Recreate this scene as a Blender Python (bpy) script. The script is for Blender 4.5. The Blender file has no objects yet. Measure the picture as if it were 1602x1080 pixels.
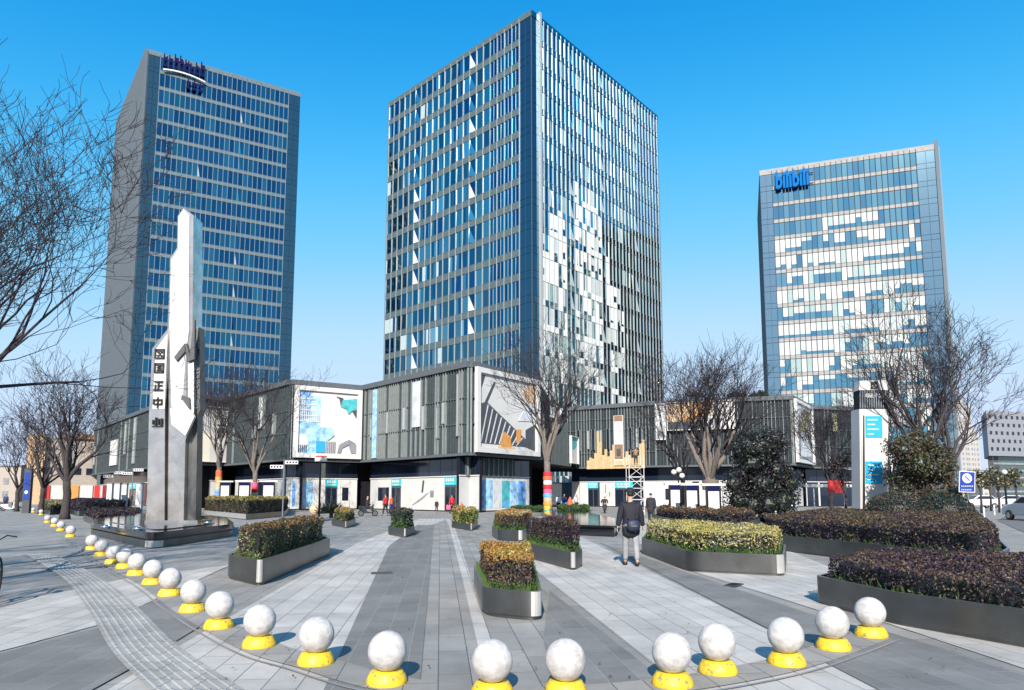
import bpy, math, random
from mathutils import Vector, Matrix
R = math.radians
S = bpy.context.scene
COL = S.collection
random.seed(7)

# ---------------------------------------------------------------- camera
F = 1027.0; PCX = 801.0; PCY = 669.0; PITCH = R(5.87); CAMH = 1.65
cd = bpy.data.cameras.new('camera'); cam = bpy.data.objects.new('camera', cd); COL.objects.link(cam)
cd.sensor_width = 36; cd.lens = 36*F/1602; cd.shift_y = 129/1602; cd.clip_end = 6000; cd.clip_start = .05
cam.location = (0, 0, CAMH); cam.rotation_euler = (R(90)+PITCH, 0, 0)
S.camera = cam
# ---------------------------------------------------------------- sky and sun
SUN_EL = 32.0; SUN_AZ = 186.0
w = bpy.data.worlds.new("World"); S.world = w; w.use_nodes = True
wn = w.node_tree.nodes; wl = w.node_tree.links
bg = wn['Background']
sky = wn.new('ShaderNodeTexSky'); sky.sky_type = 'NISHITA'; sky.sun_disc = False
sky.sun_elevation = R(SUN_EL); sky.sun_rotation = R(SUN_AZ); sky.altitude = 0
sky.air_density = 1.0; sky.dust_density = 0.3; sky.ozone_density = 3.0
sky.dust_density = .5; sky.ozone_density = 2
# tone curve of the camera's rendering of this clear winter sky
v1 = wn.new('ShaderNodeVectorMath'); v1.operation = 'SCALE'; v1.inputs['Scale'].default_value = .1
cv = wn.new('ShaderNodeRGBCurve'); v2 = wn.new('ShaderNodeVectorMath'); v2.operation = 'SCALE'; v2.inputs['Scale'].default_value = 10
for ch, pts in ((0, ((.08, .004), (.157, .085), (.225, .19), (.285, .25), (.65, .32), (1, .34))), (1, ((.14, .15), (.235, .275), (.353, .345), (.47, .38), (.8, .385), (1, .40))), (2, ((.275, .40), (.40, .49), (.56, .50), (.7, .505), (1, .51)))):
    c = cv.mapping.curves[ch]; c.points[0].location = (0, 0); c.points[1].location = pts[-1]
    for p_ in pts[:-1]: c.points.new(*p_)
    for p_ in c.points: p_.handle_type = 'AUTO_CLAMPED'
cv.mapping.update()
wl.new(sky.outputs[0], v1.inputs[0]); wl.new(v1.outputs[0], cv.inputs['Color']); wl.new(cv.outputs[0], v2.inputs[0]); wl.new(v2.outputs[0], bg.inputs['Color'])
bg.inputs['Strength'].default_value = 0.12
sl = bpy.data.lights.new('sun', 'SUN'); sl.energy = 5.0; sl.angle = R(.5); sl.color = (1, .91, .80)
so = bpy.data.objects.new('sun', sl); COL.objects.link(so)
az = R(SUN_AZ-180); el = R(SUN_EL)
sd = Vector((math.sin(az)*math.cos(el), math.cos(az)*math.cos(el), -math.sin(el)))
so.rotation_euler = sd.to_track_quat('-Z', 'Y').to_euler()
S.view_settings.view_transform = 'Standard'; S.view_settings.look = 'None'
S.view_settings.exposure = 0.80; S.view_settings.gamma = 1; S.view_settings.use_curve_mapping = False

# ---------------------------------------------------------------- pixel helpers (photo pixels -> world)
def ray(px, py):
    x = (px-PCX)/F; y = -(py-PCY)/F
    c, s = math.cos(PITCH), math.sin(PITCH)
    return Vector((x, c - y*s, s + y*c))
def G(px, py, z=0.0):
    r = ray(px, py); t = (z-CAMH)/r.z
    return Vector((r.x*t, r.y*t, z))
def AT(px, py, D):
    r = ray(px, py); t = D/r.y
    return Vector((r.x*t, D, CAMH + r.z*t))
def XY(px, D):
    return AT(px, 775, D).xy
def ZAT(py, D): return AT(801, py, D).z

# ---------------------------------------------------------------- materials
M = {}
ALB = .84
def mat(name, col, rough=.6, metal=0, var=.12, scale=3.0, bump=0, coat=0, emit=0, spec=.5):
    m = bpy.data.materials.new(name); m.use_nodes = True; M[name] = m
    if metal < .8: col = tuple(v*ALB for v in col)
    n = m.node_tree.nodes; l = m.node_tree.links; p = n['Principled BSDF']
    p.inputs['Roughness'].default_value = rough; p.inputs['Metallic'].default_value = metal
    p.inputs['Coat Weight'].default_value = coat; p.inputs['Specular IOR Level'].default_value = spec
    c = (*col, 1)
    p.inputs['Base Color'].default_value = c
    if var or bump:
        tc = n.new('ShaderNodeTexCoord'); nz = n.new('ShaderNodeTexNoise')
        nz.inputs['Scale'].default_value = scale; nz.inputs['Detail'].default_value = 5
        l.new(tc.outputs['Object'], nz.inputs['Vector'])
    if var:
        mx = n.new('ShaderNodeMix'); mx.data_type = 'RGBA'
        mx.inputs['A'].default_value = (*[v*(1-var) for v in col], 1); mx.inputs['B'].default_value = (*[min(1, v*(1+var)) for v in col], 1)
        mr = n.new('ShaderNodeMapRange'); mr.inputs['From Min'].default_value = .3; mr.inputs['From Max'].default_value = .7
        l.new(nz.outputs['Fac'], mr.inputs['Value']); l.new(mr.outputs[0], mx.inputs['Factor']); l.new(mx.outputs['Result'], p.inputs['Base Color'])
    if bump:
        b = n.new('ShaderNodeBump'); b.inputs['Strength'].default_value = bump; b.inputs['Distance'].default_value = .02
        l.new(nz.outputs['Fac'], b.inputs['Height']); l.new(b.outputs[0], p.inputs['Normal'])
    if emit:
        p.inputs['Emission Color'].default_value = c; p.inputs['Emission Strength'].default_value = emit
    return m
# tower glass: coated, mirror-like, blue
for k, c in enumerate([(.025, .14, .25), (.015, .10, .20), (.03, .17, .24), (.045, .21, .30)]):
    mat('glass%d' % k, c, .04, 1.0, 0)
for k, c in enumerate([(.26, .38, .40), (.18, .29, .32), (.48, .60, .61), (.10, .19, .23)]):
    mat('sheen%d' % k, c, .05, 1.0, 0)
for k, c in enumerate([(.20, .45, .55), (.27, .53, .60), (.15, .37, .50)]): mat('pane_right%d' % k, c, .05, 1.0, 0)
mat('edge_glass', (.22, .36, .44), .08, .9, 0)
mat('corner_glass', (.05, .12, .17), .06, .9, 0)
mat('dark_glass', (.012, .018, .035), .08, 0, 0, spec=.6)
mat('blind_or_glare', (.50, .55, .55), .5, 0, .05, 1, coat=.6, spec=.15)  # drawn blinds, and also painted reflections on the middle tower
mat('blind_or_glare3', (.26, .37, .38), .4, 0, .05, 1, coat=.8, spec=.15)
mat('blind_or_glare4', (.44, .47, .50), .5, 0, .05, 1, coat=.6, spec=.15)
mat('blind_or_glare2', (.38, .49, .52), .5, 0, .05, 1, coat=.6, spec=.15)
mat('spandrel', (.085, .125, .14), .65, 0, .12, 1.5, spec=.15)
mat('spandrel_light', (.115, .165, .20), .65, 0, .12, 1.5, spec=.15)
mat('fin_white', (.42, .44, .45), .35, .2, .05)
mat('mullion', (.05, .06, .07), .7, 0, .05, spec=.1)
mat('fin_left', (.19, .26, .32), .6, 0, .05, spec=.15)
mat('band_right', (.31, .31, .31), .65, 0, .12, 1.5, spec=.15)
mat('fin_grey', (.24, .27, .29), .35, .5, .05)
mat('fin_beige', (.125, .155, .185), .7, 0, .10, spec=.1)
mat('tower_wall', (.10, .12, .14), .7, 0, .1, spec=.1)
mat('louvre_back', (.026, .036, .044), .7, 0, .15, spec=.12)
mat('louvre', (.07, .09, .10), .7, 0, .12, 2, spec=.12)
mat('louvre_light', (.23, .265, .27), .65, 0, .12, 2, spec=.15)
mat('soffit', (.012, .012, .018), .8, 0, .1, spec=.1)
mat('trim', (.10, .115, .13), .7, 0, .1, spec=.12)
mat('hoarding', (.58, .58, .57), .5, 0, .05, .8)
mat('hoarding2', (.50, .52, .53), .5, 0, .05, .8)
mat('white', (.62, .62, .61), .5, 0, .03)
mat('cream', (.75, .72, .60), .5, 0, .05)
mat('panel_blue', (.02, .36, .62), .4, 0, .05)
mat('cyan', (.03, .50, .60), .4, 0, .05)
mat('blue_bright', (.03, .35, .66), .35, 0, .08)
mat('blue_pale', (.30, .55, .85), .5, 0, .5, 1.6)
mat('blue_mid', (.12, .32, .70), .5, 0, .6, 2.2)
mat('blue_sign', (.012, .045, .30), .35, 0, .05)
mat('steel_highlight', (.62, .62, .60), .3, .5, .08)
mat('reflection_white', (.74, .77, .77), .5, 0, .05, 1, coat=.6, spec=.15)
mat('blue_letters', (.01, .14, .42), .9, 0, .03, spec=.05)
mat('letter_dark', (.010, .012, .07), .9, 0, .05, spec=.04)
mat('letter_black', (.012, .012, .015), .4, 0, 0)
mat('grey_pale', (.55, .58, .62), .5, 0, .2, 1)
mat('grey_mid', (.22, .23, .26), .5, 0, .2, 1)
mat('grey_dark', (.06, .065, .075), .5, 0, .15, 1)
mat('teal', (.06, .38, .42), .5, 0, .35, 1.5)
mat('orange', (.60, .28, .07), .6, 0, .15)
mat('peach', (.58, .40, .24), .6, 0, .15)
mat('yellow_cream', (.46, .36, .19), .6, 0, .1)
mat('brown', (.24, .14, .08), .6, 0, .15)
mat('red', (.60, .03, .03), .5, 0, .12)
mat('pink', (.70, .10, .22), .6, 0, .12)
mat('skin', (.48, .29, .21), .55, 0, .06)
mat('hair', (.012, .010, .010), .5, 0, 0)
mat('cloth_navy', (.007, .008, .018), .8, 0, .2, 8, bump=.2)
mat('bag_navy', (.012, .018, .05), .6, 0, .2, 8)
mat('cloth_blue', (.02, .04, .12), .8, 0, .2, 8)
mat('cloth_grey', (.27, .28, .30), .85, 0, .15, 8, bump=.2)
mat('cloth_dark', (.02, .02, .025), .85, 0, .2, 8)
mat('cloth_red', (.50, .02, .03), .8, 0, .2, 8)
mat('cloth_orange', (.65, .12, .05), .8, 0, .2, 8)
mat('cloth_white', (.70, .70, .72), .8, 0, .1, 8)
mat('shoe', (.015, .015, .018), .5, 0, 0)
mat('rubber', (.012, .012, .012), .7, 0, 0)
mat('chrome', (.6, .6, .6), .2, 1, 0)
mat('black_metal', (.02, .02, .025), .35, .5, 0)
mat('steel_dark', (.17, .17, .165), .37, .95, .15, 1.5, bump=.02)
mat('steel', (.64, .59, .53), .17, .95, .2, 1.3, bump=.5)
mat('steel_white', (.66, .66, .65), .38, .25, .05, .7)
mat('steel_rim', (.30, .30, .30), .3, .8, .1)
mat('granite_black', (.012, .013, .020), .09, 0, .3, 60, spec=.7)
mat('stone_ball', (.48, .47, .465), .8, 0, .22, 14, bump=.5)
mat('yellow_paint', (.80, .52, .02), .5, 0, .16, 16, bump=.35)
mat('soil', (.05, .035, .025), .9, 0, .3, 6)
mat('bark', (.045, .036, .038), .9, 0, .35, 9, bump=.6)
mat('bark_pale', (.16, .135, .12), .9, 0, .3, 9, bump=.5)
mat('twig', (.026, .020, .026), .9, 0, .2)
mat('leaf_green', (.035, .075, .012), .55, 0, .5, 9)
mat('leaf_grass', (.05, .11, .016), .6, 0, .4, 9)
mat('leaf_dark', (.009, .016, .013), .5, 0, .5, 9)
mat('leaf_olive', (.07, .062, .022), .55, 0, .4, 9)
mat('leaf_yellow', (.34, .30, .07), .6, 0, .3, 9)
mat('leaf_orange', (.30, .15, .025), .6, 0, .35, 9)
mat('leaf_brown', (.075, .042, .030), .6, 0, .4, 9)
mat('leaf_purple', (.024, .010, .026), .5, 0, .4, 9)
mat('leaf_pale', (.36, .34, .19), .6, 0, .3, 9)
mat('leaf_red', (.35, .04, .02), .6, 0, .3, 9)
mat('facade_beige', (.36, .32, .28), .7, 0, .1)
mat('facade_white', (.40, .385, .37), .7, 0, .06, .2)
mat('facade_lavender', (.22, .235, .27), .6, 0, .08)
mat('facade_green', (.14, .20, .19), .15, .6, .15)
mat('asphalt', (.14, .14, .145), .85, 0, .15, 3, bump=.2)
mat('concrete', (.30, .30, .29), .85, 0, .15, 2, bump=.2)
mat('car_white', (.75, .75, .76), .25, 0, .02, coat=1)
mat('car_dark', (.02, .022, .03), .2, .2, .02, coat=1)

def wear(name, col, lo, hi, scale, amount=.85):
    m = M[name]; n = m.node_tree.nodes; l = m.node_tree.links; p = n['Principled BSDF']
    tc = n.new('ShaderNodeTexCoord'); oi = n.new('ShaderNodeObjectInfo'); ad = n.new('ShaderNodeVectorMath'); ad.operation = 'ADD'
    ml = n.new('ShaderNodeMath'); ml.operation = 'MULTIPLY'; ml.inputs[1].default_value = 40; l.new(oi.outputs['Random'], ml.inputs[0])
    l.new(tc.outputs['Object'], ad.inputs[0]); l.new(ml.outputs[0], ad.inputs[1])
    nz = n.new('ShaderNodeTexNoise'); nz.inputs['Scale'].default_value = scale; nz.inputs['Detail'].default_value = 8; nz.inputs['Roughness'].default_value = .7
    l.new(ad.outputs[0], nz.inputs['Vector'])
    mr = n.new('ShaderNodeMapRange'); mr.inputs['From Min'].default_value = lo; mr.inputs['From Max'].default_value = hi; mr.inputs['To Max'].default_value = amount; l.new(nz.outputs['Fac'], mr.inputs['Value'])
    mx = n.new('ShaderNodeMix'); mx.data_type = 'RGBA'; mx.inputs['B'].default_value = (*col, 1); l.new(mr.outputs[0], mx.inputs['Factor'])
    src = p.inputs['Base Color'].links[0].from_socket if p.inputs['Base Color'].links else None
    if src: l.new(src, mx.inputs['A'])
    else: mx.inputs['A'].default_value = p.inputs['Base Color'].default_value
    l.new(mx.outputs['Result'], p.inputs['Base Color'])
wear('yellow_paint', (.16, .14, .10), .54, .62, 17); wear('stone_ball', (.25, .23, .21), .56, .74, 5, .7); wear('stone_ball', (.14, .135, .13), .60, .70, 34, .75)
wear('steel_dark', (.10, .10, .095), .5, .75, 2.5, .6); wear('steel', (.22, .22, .21), .5, .75, 1.4, .6); wear('steel_white', (.42, .42, .41), .55, .8, 1.2, .6)
def paving(name, c1, c2, joint, rot, bw, bh, jw=.006):
    m = bpy.data.materials.new(name); m.use_nodes = True; M[name] = m
    n = m.node_tree.nodes; l = m.node_tree.links; p = n['Principled BSDF']
    tc = n.new('ShaderNodeTexCoord'); mp = n.new('ShaderNodeMapping'); mp.inputs['Rotation'].default_value = (0, 0, rot)
    l.new(tc.outputs['Object'], mp.inputs['Vector'])
    br = n.new('ShaderNodeTexBrick'); br.inputs['Scale'].default_value = 1; br.inputs['Brick Width'].default_value = bw; br.inputs['Row Height'].default_value = bh
    br.inputs['Mortar Size'].default_value = jw; br.inputs['Mortar Smooth'].default_value = .2; br.inputs['Bias'].default_value = 0
    br.offset = .37; br.offset_frequency = 2; br.squash = 1
    br.inputs['Color1'].default_value = (*c1, 1); br.inputs['Color2'].default_value = (*c2, 1); br.inputs['Mortar'].default_value = (*joint, 1)
    l.new(mp.outputs[0], br.inputs['Vector'])
    nz = n.new('ShaderNodeTexNoise'); nz.inputs['Scale'].default_value = .9; nz.inputs['Detail'].default_value = 9; nz.inputs['Roughness'].default_value = .65
    l.new(tc.outputs['Object'], nz.inputs['Vector'])
    n2 = n.new('ShaderNodeTexNoise'); n2.inputs['Scale'].default_value = 60; n2.inputs['Detail'].default_value = 4
    l.new(tc.outputs['Object'], n2.inputs['Vector'])
    mr = n.new('ShaderNodeMapRange'); mr.inputs['From Min'].default_value = .3; mr.inputs['From Max'].default_value = .7; mr.inputs['To Min'].default_value = .74; mr.inputs['To Max'].default_value = 1.16
    l.new(nz.outputs['Fac'], mr.inputs['Value'])
    m2 = n.new('ShaderNodeMapRange'); m2.inputs['From Min'].default_value = .3; m2.inputs['From Max'].default_value = .7; m2.inputs['To Min'].default_value = .93; m2.inputs['To Max'].default_value = 1.07
    l.new(n2.outputs['Fac'], m2.inputs['Value'])
    mu = n.new('ShaderNodeMath'); mu.operation = 'MULTIPLY'; l.new(mr.outputs[0], mu.inputs[0]); l.new(m2.outputs[0], mu.inputs[1])
    vm = n.new('ShaderNodeVectorMath'); vm.operation = 'SCALE'; l.new(br.outputs['Color'], vm.inputs[0]); l.new(mu.outputs[0], vm.inputs['Scale'])
    n3 = n.new('ShaderNodeTexNoise'); n3.inputs['Scale'].default_value = 2.7; n3.inputs['Detail'].default_value = 10; n3.inputs['Roughness'].default_value = .75
    l.new(tc.outputs['Object'], n3.inputs['Vector'])
    m3 = n.new('ShaderNodeMapRange'); m3.inputs['From Min'].default_value = .60; m3.inputs['From Max'].default_value = .72; m3.inputs['To Min'].default_value = 1; m3.inputs['To Max'].default_value = .62
    l.new(n3.outputs['Fac'], m3.inputs['Value'])
    v3 = n.new('ShaderNodeVectorMath'); v3.operation = 'SCALE'; l.new(vm.outputs[0], v3.inputs[0]); l.new(m3.outputs[0], v3.inputs['Scale'])
    l.new(v3.outputs[0], p.inputs['Base Color'])
    p.inputs['Roughness'].default_value = .72; p.inputs['Specular IOR Level'].default_value = .35
    b = n.new('ShaderNodeBump'); b.inputs['Strength'].default_value = .4; b.inputs['Distance'].default_value = .004
    iv = n.new('ShaderNodeMath'); iv.operation = 'SUBTRACT'; iv.inputs[0].default_value = 1; l.new(br.outputs['Fac'], iv.inputs[1])
    l.new(iv.outputs[0], b.inputs['Height']); l.new(b.outputs[0], p.inputs['Normal'])
    return m
ROT = R(90-6.2)
paving('pave_base', (.27, .262, .245), (.205, .20, .19), (.09, .09, .09), -ROT-R(12.4), .9, .3)
paving('pave_light', (.43, .415, .39), (.355, .345, .325), (.15, .15, .15), -ROT-R(12.4), .9, .3)
paving('pave_dark', (.145, .143, .137), (.18, .177, .17), (.22, .22, .22), -ROT-R(12.4), .6, .3, .005)
paving('pave_tactile', (.31, .31, .30), (.26, .26, .25), (.12, .12, .12), 0, .3, .3)

# ---------------------------------------------------------------- mesh builder
class MB:
    def __init__(s): s.v = []; s.f = []; s.m = []; s.names = []
    def mi(s, m):
        if m not in s.names: s.names.append(m)
        return s.names.index(m)
    def face(s, pts, m):
        b = len(s.v); s.v += [tuple(p) for p in pts]; s.f.append(tuple(range(b, b+len(pts)))); s.m.append(s.mi(m))
    def hexa(s, c, m):          # 8 corners: bottom ring 0-3, top ring 4-7
        b = len(s.v); s.v += [tuple(p) for p in c]; k = s.mi(m)
        for q in ((3, 2, 1, 0), (4, 5, 6, 7), (0, 1, 5, 4), (1, 2, 6, 5), (2, 3, 7, 6), (3, 0, 4, 7)):
            s.f.append(tuple(b+i for i in q)); s.m.append(k)
    def box(s, x0, x1, y0, y1, z0, z1, m, mtx=None):
        c = [Vector(p) for p in ((x0, y0, z0), (x1, y0, z0), (x1, y1, z0), (x0, y1, z0), (x0, y0, z1), (x1, y0, z1), (x1, y1, z1), (x0, y1, z1))]
        if mtx: c = [mtx @ p for p in c]
        s.hexa(c, m)
    def prism(s, poly, z0, z1, m, top=True, bottom=True, mtop=None):
        n = len(poly); b = len(s.v); k = s.mi(m)
        s.v += [(p[0], p[1], z0) for p in poly] + [(p[0], p[1], z1) for p in poly]
        for i in range(n):
            j = (i+1) % n; s.f.append((b+i, b+j, b+n+j, b+n+i)); s.m.append(k)
        if top: s.f.append(tuple(b+n+i for i in range(n))); s.m.append(s.mi(mtop or m))
        if bottom: s.f.append(tuple(b+i for i in reversed(range(n)))); s.m.append(k)
    def extr(s, poly, off, m, mside=None):  # poly: 3D pts, off: vector
        n = len(poly); b = len(s.v); off = Vector(off); k = s.mi(m); ks = s.mi(mside or m)
        s.v += [tuple(p) for p in poly] + [tuple(Vector(p)+off) for p in poly]
        s.f.append(tuple(range(b, b+n))); s.m.append(k); s.f.append(tuple(reversed(range(b+n, b+2*n)))); s.m.append(k)
        for i in range(n):
            j = (i+1) % n; s.f.append((b+j, b+i, b+n+i, b+n+j)); s.m.append(ks)
    def tube(s, pts, rad, m, n=6, cap=True):
        k = s.mi(m); b = len(s.v); L = len(pts)
        pts = [Vector(p) for p in pts]
        for i, p in enumerate(pts):
            t = (pts[min(i+1, L-1)]-pts[max(i-1, 0)])
            t = t.normalized() if t.length > 1e-9 else Vector((0, 0, 1))
            u = t.cross(Vector((0, 0, 1)) if abs(t.z) < .9 else Vector((1, 0, 0))).normalized(); w_ = t.cross(u)
            r = rad[i] if isinstance(rad, (list, tuple)) else rad
            for a in range(n):
                an = 2*math.pi*a/n; q = p + u*math.cos(an)*r + w_*math.sin(an)*r; s.v.append((q.x, q.y, q.z))
        for i in range(L-1):
            for a in range(n):
                c = (a+1) % n
                s.f.append((b+i*n+a, b+i*n+c, b+(i+1)*n+c, b+(i+1)*n+a)); s.m.append(k)
        if cap:
            s.f.append(tuple(b+a for a in reversed(range(n)))); s.m.append(k)
            s.f.append(tuple(b+(L-1)*n+a for a in range(n))); s.m.append(k)
    def lathe(s, prof, m, n=24, c=(0, 0, 0)):
        k = s.mi(m) if isinstance(m, str) else None; b = len(s.v)
        for r, z in prof:
            for a in range(n):
                an = 2*math.pi*a/n; s.v.append((c[0]+r*math.cos(an), c[1]+r*math.sin(an), c[2]+z))
        for i in range(len(prof)-1):
            for a in range(n):
                d = (a+1) % n; s.f.append((b+i*n+a, b+i*n+d, b+(i+1)*n+d, b+(i+1)*n+a)); s.m.append(k)
    def build(s, name, parent=None, smooth=False):
        me = bpy.data.meshes.new(name); me.from_pydata(s.v, [], s.f)
        for nm in s.names: me.materials.append(M[nm])
        me.polygons.foreach_set('material_index', s.m)
        if smooth: me.polygons.foreach_set('use_smooth', [True]*len(s.f))
        me.update()
        o = bpy.data.objects.new(name, me); COL.objects.link(o)
        if parent: o.parent = parent
        return o
def tag(o, label=None, cat=None, group=None, kind=None):
    if label: o['label'] = label
    if cat: o['category'] = cat
    if group: o['group'] = group
    if kind: o['kind'] = kind
    return o
def empty(name, loc=(0, 0, 0), rz=0, label=None, cat=None, group=None):
    o = bpy.data.objects.new(name, None); COL.objects.link(o); o.location = loc; o.rotation_euler = (0, 0, rz); o.empty_display_size = .2
    return tag(o, label, cat, group)
def copy_tree(o, parent=None):
    c = o.copy(); COL.objects.link(c)
    if parent: c.parent = parent
    for ch in [x for x in bpy.data.objects if x.parent == o]: copy_tree(ch, c)
    return c
def copy_thing(o, loc, rz=0, label=None, sc=None):
    c = copy_tree(o); c.location = loc; c.rotation_euler = (0, 0, rz)
    if label: c['label'] = label
    if sc: c.scale = (sc, sc, sc)
    return c
def smooth_poly(poly, r=.25, n=6):
    out = []; N = len(poly); poly = [Vector(p[:2]) for p in poly]
    for i in range(N):
        p0, p, p1 = poly[i-1], poly[i], poly[(i+1) % N]
        a = p0-p; b = p1-p; rr = min(r, a.length*.45, b.length*.45)
        a = p+a.normalized()*rr; b = p+b.normalized()*rr
        for k in range(n+1):
            t = k/n; out.append((1-t)**2*a + 2*t*(1-t)*p + t*t*b)
    return out
def inset_sharp(poly, d):
    poly = [Vector(p[:2]) for p in poly]; N = len(poly)
    area = sum(poly[i].x*poly[(i+1) % N].y-poly[(i+1) % N].x*poly[i].y for i in range(N)); sg = 1 if area > 0 else -1; out = []
    for i in range(N):
        a, p, b = poly[i-1], poly[i], poly[(i+1) % N]; t0 = (p-a).normalized(); t1 = (b-p).normalized()
        n0 = Vector((-t0.y, t0.x))*sg; n1 = Vector((-t1.y, t1.x))*sg; m = n0+n1
        k = max(.35, m.length_squared/2); out.append(p+m*(d/k))
    return out
def inset(poly, d):
    N = len(poly); poly = [Vector(p[:2]) for p in poly]
    area = sum(poly[i].x*poly[(i+1) % N].y-poly[(i+1) % N].x*poly[i].y for i in range(N))
    sg = 1 if area > 0 else -1; out = []
    for i in range(N):
        t = (poly[(i+1) % N]-poly[i-1]); t = t.normalized() if t.length else Vector((1, 0)); out.append(poly[i]+Vector((-t.y, t.x))*d*sg)
    return out
class Face:
    """frame of a wall: s along it, o outward, z up"""
    def __init__(s, A, B):
        s.A = Vector(A[:2]); s.B = Vector(B[:2]); d = s.B-s.A; s.L = d.length; s.d = d/s.L; s.n = Vector((s.d.y, -s.d.x))
    def p(s, t, o, z):
        q = s.A+s.d*t+s.n*o; return Vector((q.x, q.y, z))
    def box(s, mb, s0, s1, o0, o1, z0, z1, m):
        mb.hexa([s.p(s0, o1, z0), s.p(s1, o1, z0), s.p(s1, o0, z0), s.p(s0, o0, z0), s.p(s0, o1, z1), s.p(s1, o1, z1), s.p(s1, o0, z1), s.p(s0, o0, z1)], m)
    def poly(s, mb, pts, o0, o1, m):
        mb.extr([s.p(a, o1, z) for a, z in pts], Vector((*(s.n*(o0-o1)), 0)), m)
# ================================================================ GROUND
g = MB(); g.face([(-900, -300, 0), (900, -300, 0), (900, 2500, 0), (-900, 2500, 0)], 'pave_base')
tag(g.build('plaza_ground'), 'grey stone slab paving of the plaza', None, None, 'structure')
def sheet(name, pts, m, z, label):
    b = MB(); b.face([(p[0], p[1], z) for p in pts], m); o = b.build(name); return tag(o, label, None, None, 'structure')
def Gs(*pp): return [G(*q).xy for q in pp]
sheet('paving_band', Gs((700, 812), (650, 832), (608, 855), (539, 1008), (500, 1095), (120, 1110), (278, 1013), (430, 925), (560, 850), (655, 812)), 'pave_light', 0.0049, 'broad light stone band left of the centre planter')
sheet('paving_band', Gs((697, 812), (703, 824), (722, 900), (747, 1008), (765, 1095), (794, 1095), (770, 1008), (735, 900), (711, 824), (704, 812)), 'pave_light', 0.0058, 'narrow light stone strip in the middle')
sheet('paving_band', Gs((790, 812), (815, 860), (842, 897), (1019, 1038), (1085, 1095), (1420, 1095), (1200, 986), (911, 841), (860, 812)), 'pave_light', 0.0067, 'broad light stone band right of the centre planter')
sheet('paving_band', Gs((985, 812), (1000, 850), (1070, 890), (1200, 930), (1300, 962), (1330, 900), (1190, 845), (1030, 810)), 'pave_light', 0.0076, 'light stone around the long yellow hedge planter')
sheet('paving_band', Gs((1370, 970), (1602, 1047), (1760, 1095), (1800, 1040), (1640, 1012)), 'pave_light', 0.0085, 'light stone strip beside the front right planter')
sheet('paving_band', Gs((-150, 1000), (-60, 1035), (20, 1015), (150, 980), (240, 940), (360, 885), (200, 905), (60, 935)), 'pave_light', 0.0094, 'light stone band on the left')
sheet('paving_band', Gs((539, 1008), (608, 855), (652, 822), (679, 822), (655, 1095), (500, 1095)), 'pave_dark', 0.0103, 'dark stone band in the middle')
sheet('paving_band', Gs((860, 925), (1000, 1035), (1070, 1095), (870, 1095), (850, 1000)), 'pave_dark', 0.0112, 'dark stone band behind the front ball bollards')
sheet('paving_band', Gs((935, 848), (1200, 984), (1350, 1052), (1352, 990), (1180, 932), (1040, 885)), 'pave_dark', 0.0121, 'dark stone band in front of the walking man')
sheet('paving_band', Gs((217, 950), (300, 925), (345, 962), (275, 1005), (240, 985)), 'pave_dark', 0.0130, 'dark stone patch behind the ball bollards')
sheet('paving_band', Gs((-40, 1035), (150, 985), (215, 1042), (120, 1095), (-150, 1110)), 'pave_dark', 0.0139, 'dark stone patch at the lower left')
sheet('paving_band', Gs((1240, 1012), (1370, 985), (1700, 1090), (1400, 1095)), 'pave_dark', 0.0148, 'dark stone band at the lower right')
# balls positions (pixel of base bottom centre)
BALLS = [(40, 798), (52, 802), (64, 806), (74, 818), (85, 824), (95, 831), (110, 841), (143, 861), (158, 871), (176, 883), (194, 890), (213, 901), (238, 915), (265, 933), (301, 958), (342, 984), (405, 1013), (494, 1040), (605, 1071), (770, 1090), (885, 1088), (1052, 1074), (1123, 1054), (1231, 1041), (1304, 1017), (1363, 997)]
bp = [G(*q) for q in BALLS]
# ring course of slabs under the bollards: a smooth strip
def strip(pts, wd, z, m, name, label, off=0):
    P = [Vector(p[:2]) for p in pts]
    b = MB(); Lf, Rt = [], []
    for i, p in enumerate(P):
        t = (P[min(i+1, len(P)-1)]-P[max(0, i-1)]).normalized(); nn = Vector((t.y, -t.x))
        Lf.append(p+nn*(off-wd/2)); Rt.append(p+nn*(off+wd/2))
    for i in range(len(P)-1):
        b.face([(*Rt[i], z), (*Rt[i+1], z), (*Lf[i+1], z), (*Lf[i], z)], m)
    return tag(b.build(name), label, None, None, 'structure')
def cat(P, n=6):
    out = []; P = [Vector(p[:2]) for p in P]
    for i in range(len(P)-1):
        a, b, c, d = P[max(0, i-1)], P[i], P[i+1], P[min(len(P)-1, i+2)]
        for k in range(n):
            t = k/n; out.append(.5*((2*b)+(c-a)*t+(2*a-5*b+4*c-d)*t*t+(3*b-a-3*c+d)*t**3))
    out.append(P[-1]); return out
ringp = cat([bp[i] for i in (6, 9, 12, 14, 16, 17, 18, 19, 20, 21, 23, 25)])
strip(ringp, .42, .018, 'pave_base', 'paving_course', 'course of grey slabs under the ball bollards')
strip(ringp, .03, .0225, 'grey_mid', 'paving_joint', 'dark joint beside the ball bollards', off=.3)
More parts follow.
